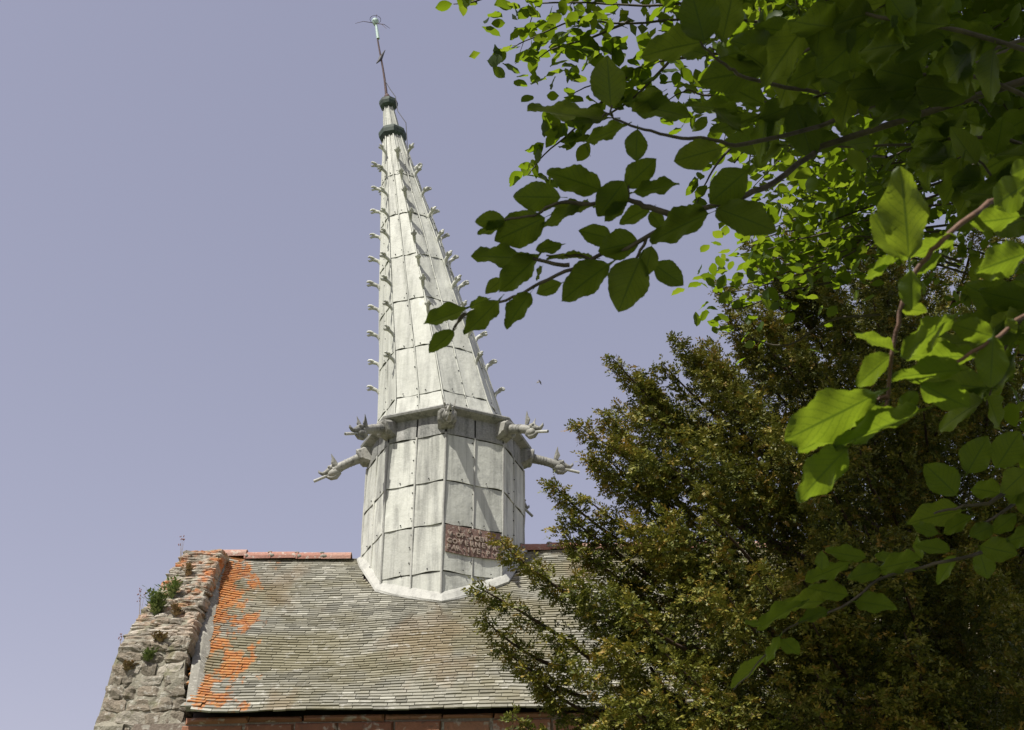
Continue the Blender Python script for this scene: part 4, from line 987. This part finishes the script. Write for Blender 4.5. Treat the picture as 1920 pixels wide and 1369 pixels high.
# overhead boughs, above the viewer, that keep the sun off the bough and the corner leaves
S = np.array(SUN_DIR)
def shade(center, t0, t1, rad, n):
    for i in range(n):
        off = rng.normal(0, 1, 3); off = off - S * np.dot(off, S); off = unit(off) * rad * math.sqrt(rng.random()); c = center + S * rng.uniform(t0, t1) + off
        e = c + unit(rng.normal(0, 1, 3) * V(1, 1, .35)) * rng.uniform(.3, .5); twig_leaves([c, (c + e) / 2, e], 30, .085, .07)
shade(at_d(1080, 470, 2.0), 2.4, 4.0, .42, 17); shade(at_d(950, 560, 2.0), 2.4, 4.0, .25, 5); shade(at_d(1250, 420, 2.0), 2.4, 4.0, .40, 14)
shade(at_d(1650, 180, 2.0), 2.2, 4.0, .7, 60); shade(at_d(1650, 1100, 2.2), 2.4, 4.4, .6, 80); shade(at_d(1850, 900, 2.2), 2.4, 4.4, .55, 60)
PC = [at_d(1690, 480, 1.2), at_d(1600, 800, 1.2), at_d(1750, 650, 1.24)]
PF = [at_d(x, y, 4.4) for x, y in ((1000, 60), (1120, 30), (1050, 200), (1180, 140), (1010, 290), (1300, 60), (1290, 190))] + [at_d(x, y, 5.2) for x, y in ((1450, 430), (1560, 440), (1400, 530), (1650, 400), (1550, 360), (1400, 620))]
def blocks_p(c):
    return any(np.linalg.norm((c - p) - S * np.dot(c - p, S)) < rr for ps, rr in ((PC, .62), (PF, .62)) for p in ps)
nb = 0
while nb < 1500:
    if nb % 3 == 0: c = V(rng.uniform(-1.6, 5.5), rng.uniform(-4.5, 2.2), rng.uniform(4.2, 7.0))
    else: c = at_d(rng.uniform(1380, 2300), rng.uniform(-100, 420), rng.uniform(1.9, 7.0)) + S * rng.uniform(1.0, 4.0)
    q = in_view(c); zc = (c - EYE) @ FWD
    if zc > 0 and -520 < q[1] < 1369 and q[0] < 1500: continue
    if zc > 0 and 330 < q[1] < 1500 and q[0] < 2000: continue
    nb += 1
    if blocks_p(c): continue
    e = c + unit(rng.normal(0, 1, 3) * V(1, 1, .35)) * rng.uniform(.3, .6); twig_leaves([c, (c + e) / 2, e], 44, .09, .09)
for i in range(330):  # unseen boughs behind the viewer, added to darken the leaf undersides
    c = V(rng.uniform(.7, 6.5), rng.uniform(-5.5, -.6), rng.uniform(1.6, 5.0)); e = c + unit(rng.normal(0, 1, 3) * V(1, 1, .35)) * rng.uniform(.4, .7); twig_leaves([c, (c + e) / 2, e], 40, .10, .12)
# the lower right of the yew lies in the shade of the crown
for i in range(1000):
    T_ = at_d(rng.uniform(1470, 2050), rng.uniform(800, 1450), rng.uniform(7.2, 9.5)); c = T_ + S * rng.uniform(4.0, 11.0); q = in_view(c)
    if q[1] > 330 and q[0] < 1900: continue
    if q[0] < 1380 and -60 < q[1] < 1369: continue
    e = c + unit(rng.normal(0, 1, 3) * V(1, 1, .35)) * rng.uniform(.4, .7); twig_leaves([c, (c + e) / 2, e], 40, .10, .12)
# gaps in the canopy where the sun reaches the outer sprays
e1 = unit(np.cross(S, V(0, 0, 1))); e2 = np.cross(S, e1); CELL = .17
lit_pts = [q[0] for q in mass[:n_lit]] + [np.array(o.matrix_basis.translation) + np.array(o.matrix_basis.col[0][:3]) * .5 for o in b3.o.children]
cells = set()
for p in lit_pts:
    a_, b_ = int(math.floor(p @ e1 / CELL)), int(math.floor(p @ e2 / CELL))
    cells.update((a_ + i, b_ + j) for i in (-1, 0, 1) for j in (-1, 0, 1))
def keeps(p): return (int(math.floor(p @ e1 / CELL)), int(math.floor(p @ e2 / CELL))) not in cells
def far_up(p): return (p - EYE) @ S > 2.6 or p[1] < -.3
mass = mass[:n_crown] + [q for q in mass[n_crown:] if keeps(q[0]) or not far_up(q[0])]
print('lit', n_lit, 'crown', n_crown, 'all', len(mass))
# and where it reaches the left half of the yew
C2 = .22; cells2 = set(); ysub = vsY[::3, 0, 0]
for p in ysub:
    q = p - EYE; z_ = q @ FWD; x_, y_ = 960 + q @ RT / z_ * F_PX, 684.5 - q @ UP / z_ * F_PX
    if x_ < 1520 - max(0, y_ - 800) * .35 and z_ < 10.8: cells2.add((int(math.floor(p @ e1 / C2)), int(math.floor(p @ e2 / C2))))
front_ = [q for q in mass[n_lit:n_crown] if (int(math.floor(q[0] @ e1 / C2)), int(math.floor(q[0] @ e2 / C2))) not in cells2]; n_keep = n_lit + len(front_)
mass = mass[:n_lit] + front_ + [q for q in mass[n_crown:] if (int(math.floor(q[0] @ e1 / C2)), int(math.floor(q[0] @ e2 / C2))) not in cells2]
nm = len(mass); va, fa, ta = [], [], []; off = 0
arr = [np.array([q[i] for q in mass]) for i in range(3)]; Ls = np.array([q[3] for q in mass])
zx = arr[1]; yx = np.cross(arr[2], zx); yx /= np.linalg.norm(yx, axis=1, keepdims=True) + 1e-9; zz_ = np.cross(zx, yx)
vid = rng.integers(0, 6, nm); vid[n_keep:] += 6
for v_ in range(12):
    ix = np.where(vid == v_)[0]; g = mvs[v_]; W = arr[0][ix][:, None] + (zx[ix][:, None] * g[None, :, 0:1] + yx[ix][:, None] * g[None, :, 1:2] + zz_[ix][:, None] * g[None, :, 2:3]) * Ls[ix][:, None, None]
    f = np.array(mfs[v_]); F_ = f[None] + (np.arange(len(ix)) * len(g))[:, None, None] + off; va.append(W.reshape(-1, 3)); fa.append(F_.reshape(-1, 4)); off += len(ix) * len(g)
    tt_ = np.zeros((len(ix), len(g), 4)); tt_[..., 0] = rng.random(len(ix))[:, None]; tt_[..., 3] = 1; ta.append(tt_.reshape(-1, 4))
me = np_mesh('foliage', np.concatenate(va), np.concatenate(fa), M['leafmass'], True, {'tint': np.concatenate(ta)})
fo = under(obj('foliage', me), beech); fo['kind'] = 'stuff'
under(mtw.build('twigs', M['bark']), beech)['kind'] = 'stuff'
print('mass leaves', nm)

# ------------------------------------------------------------------ a small insect in the air
ic = at_d(1012, 716, 4.0); ins = empty('flying_insect', tuple(ic)); tag(ins, 'tiny dark flying insect against the sky right of the spire', 'insect')
MB().tube([V(-.003, 0, .008), V(0, 0, .002), V(.003, 0, -.006), V(.005, 0, -.011)], [.0012, .0024, .0022, .0008], 6).build('body', M['insect'], ins)
for s in (-1, 1): MB().add([V(0, 0, .003), V(s * .005 - .002, .004, .006), V(s * .009 - .003, .006, -.001), V(s * .004, .003, -.003)], [(0, 1, 2, 3)]).build('wing', M['wing'], ins)
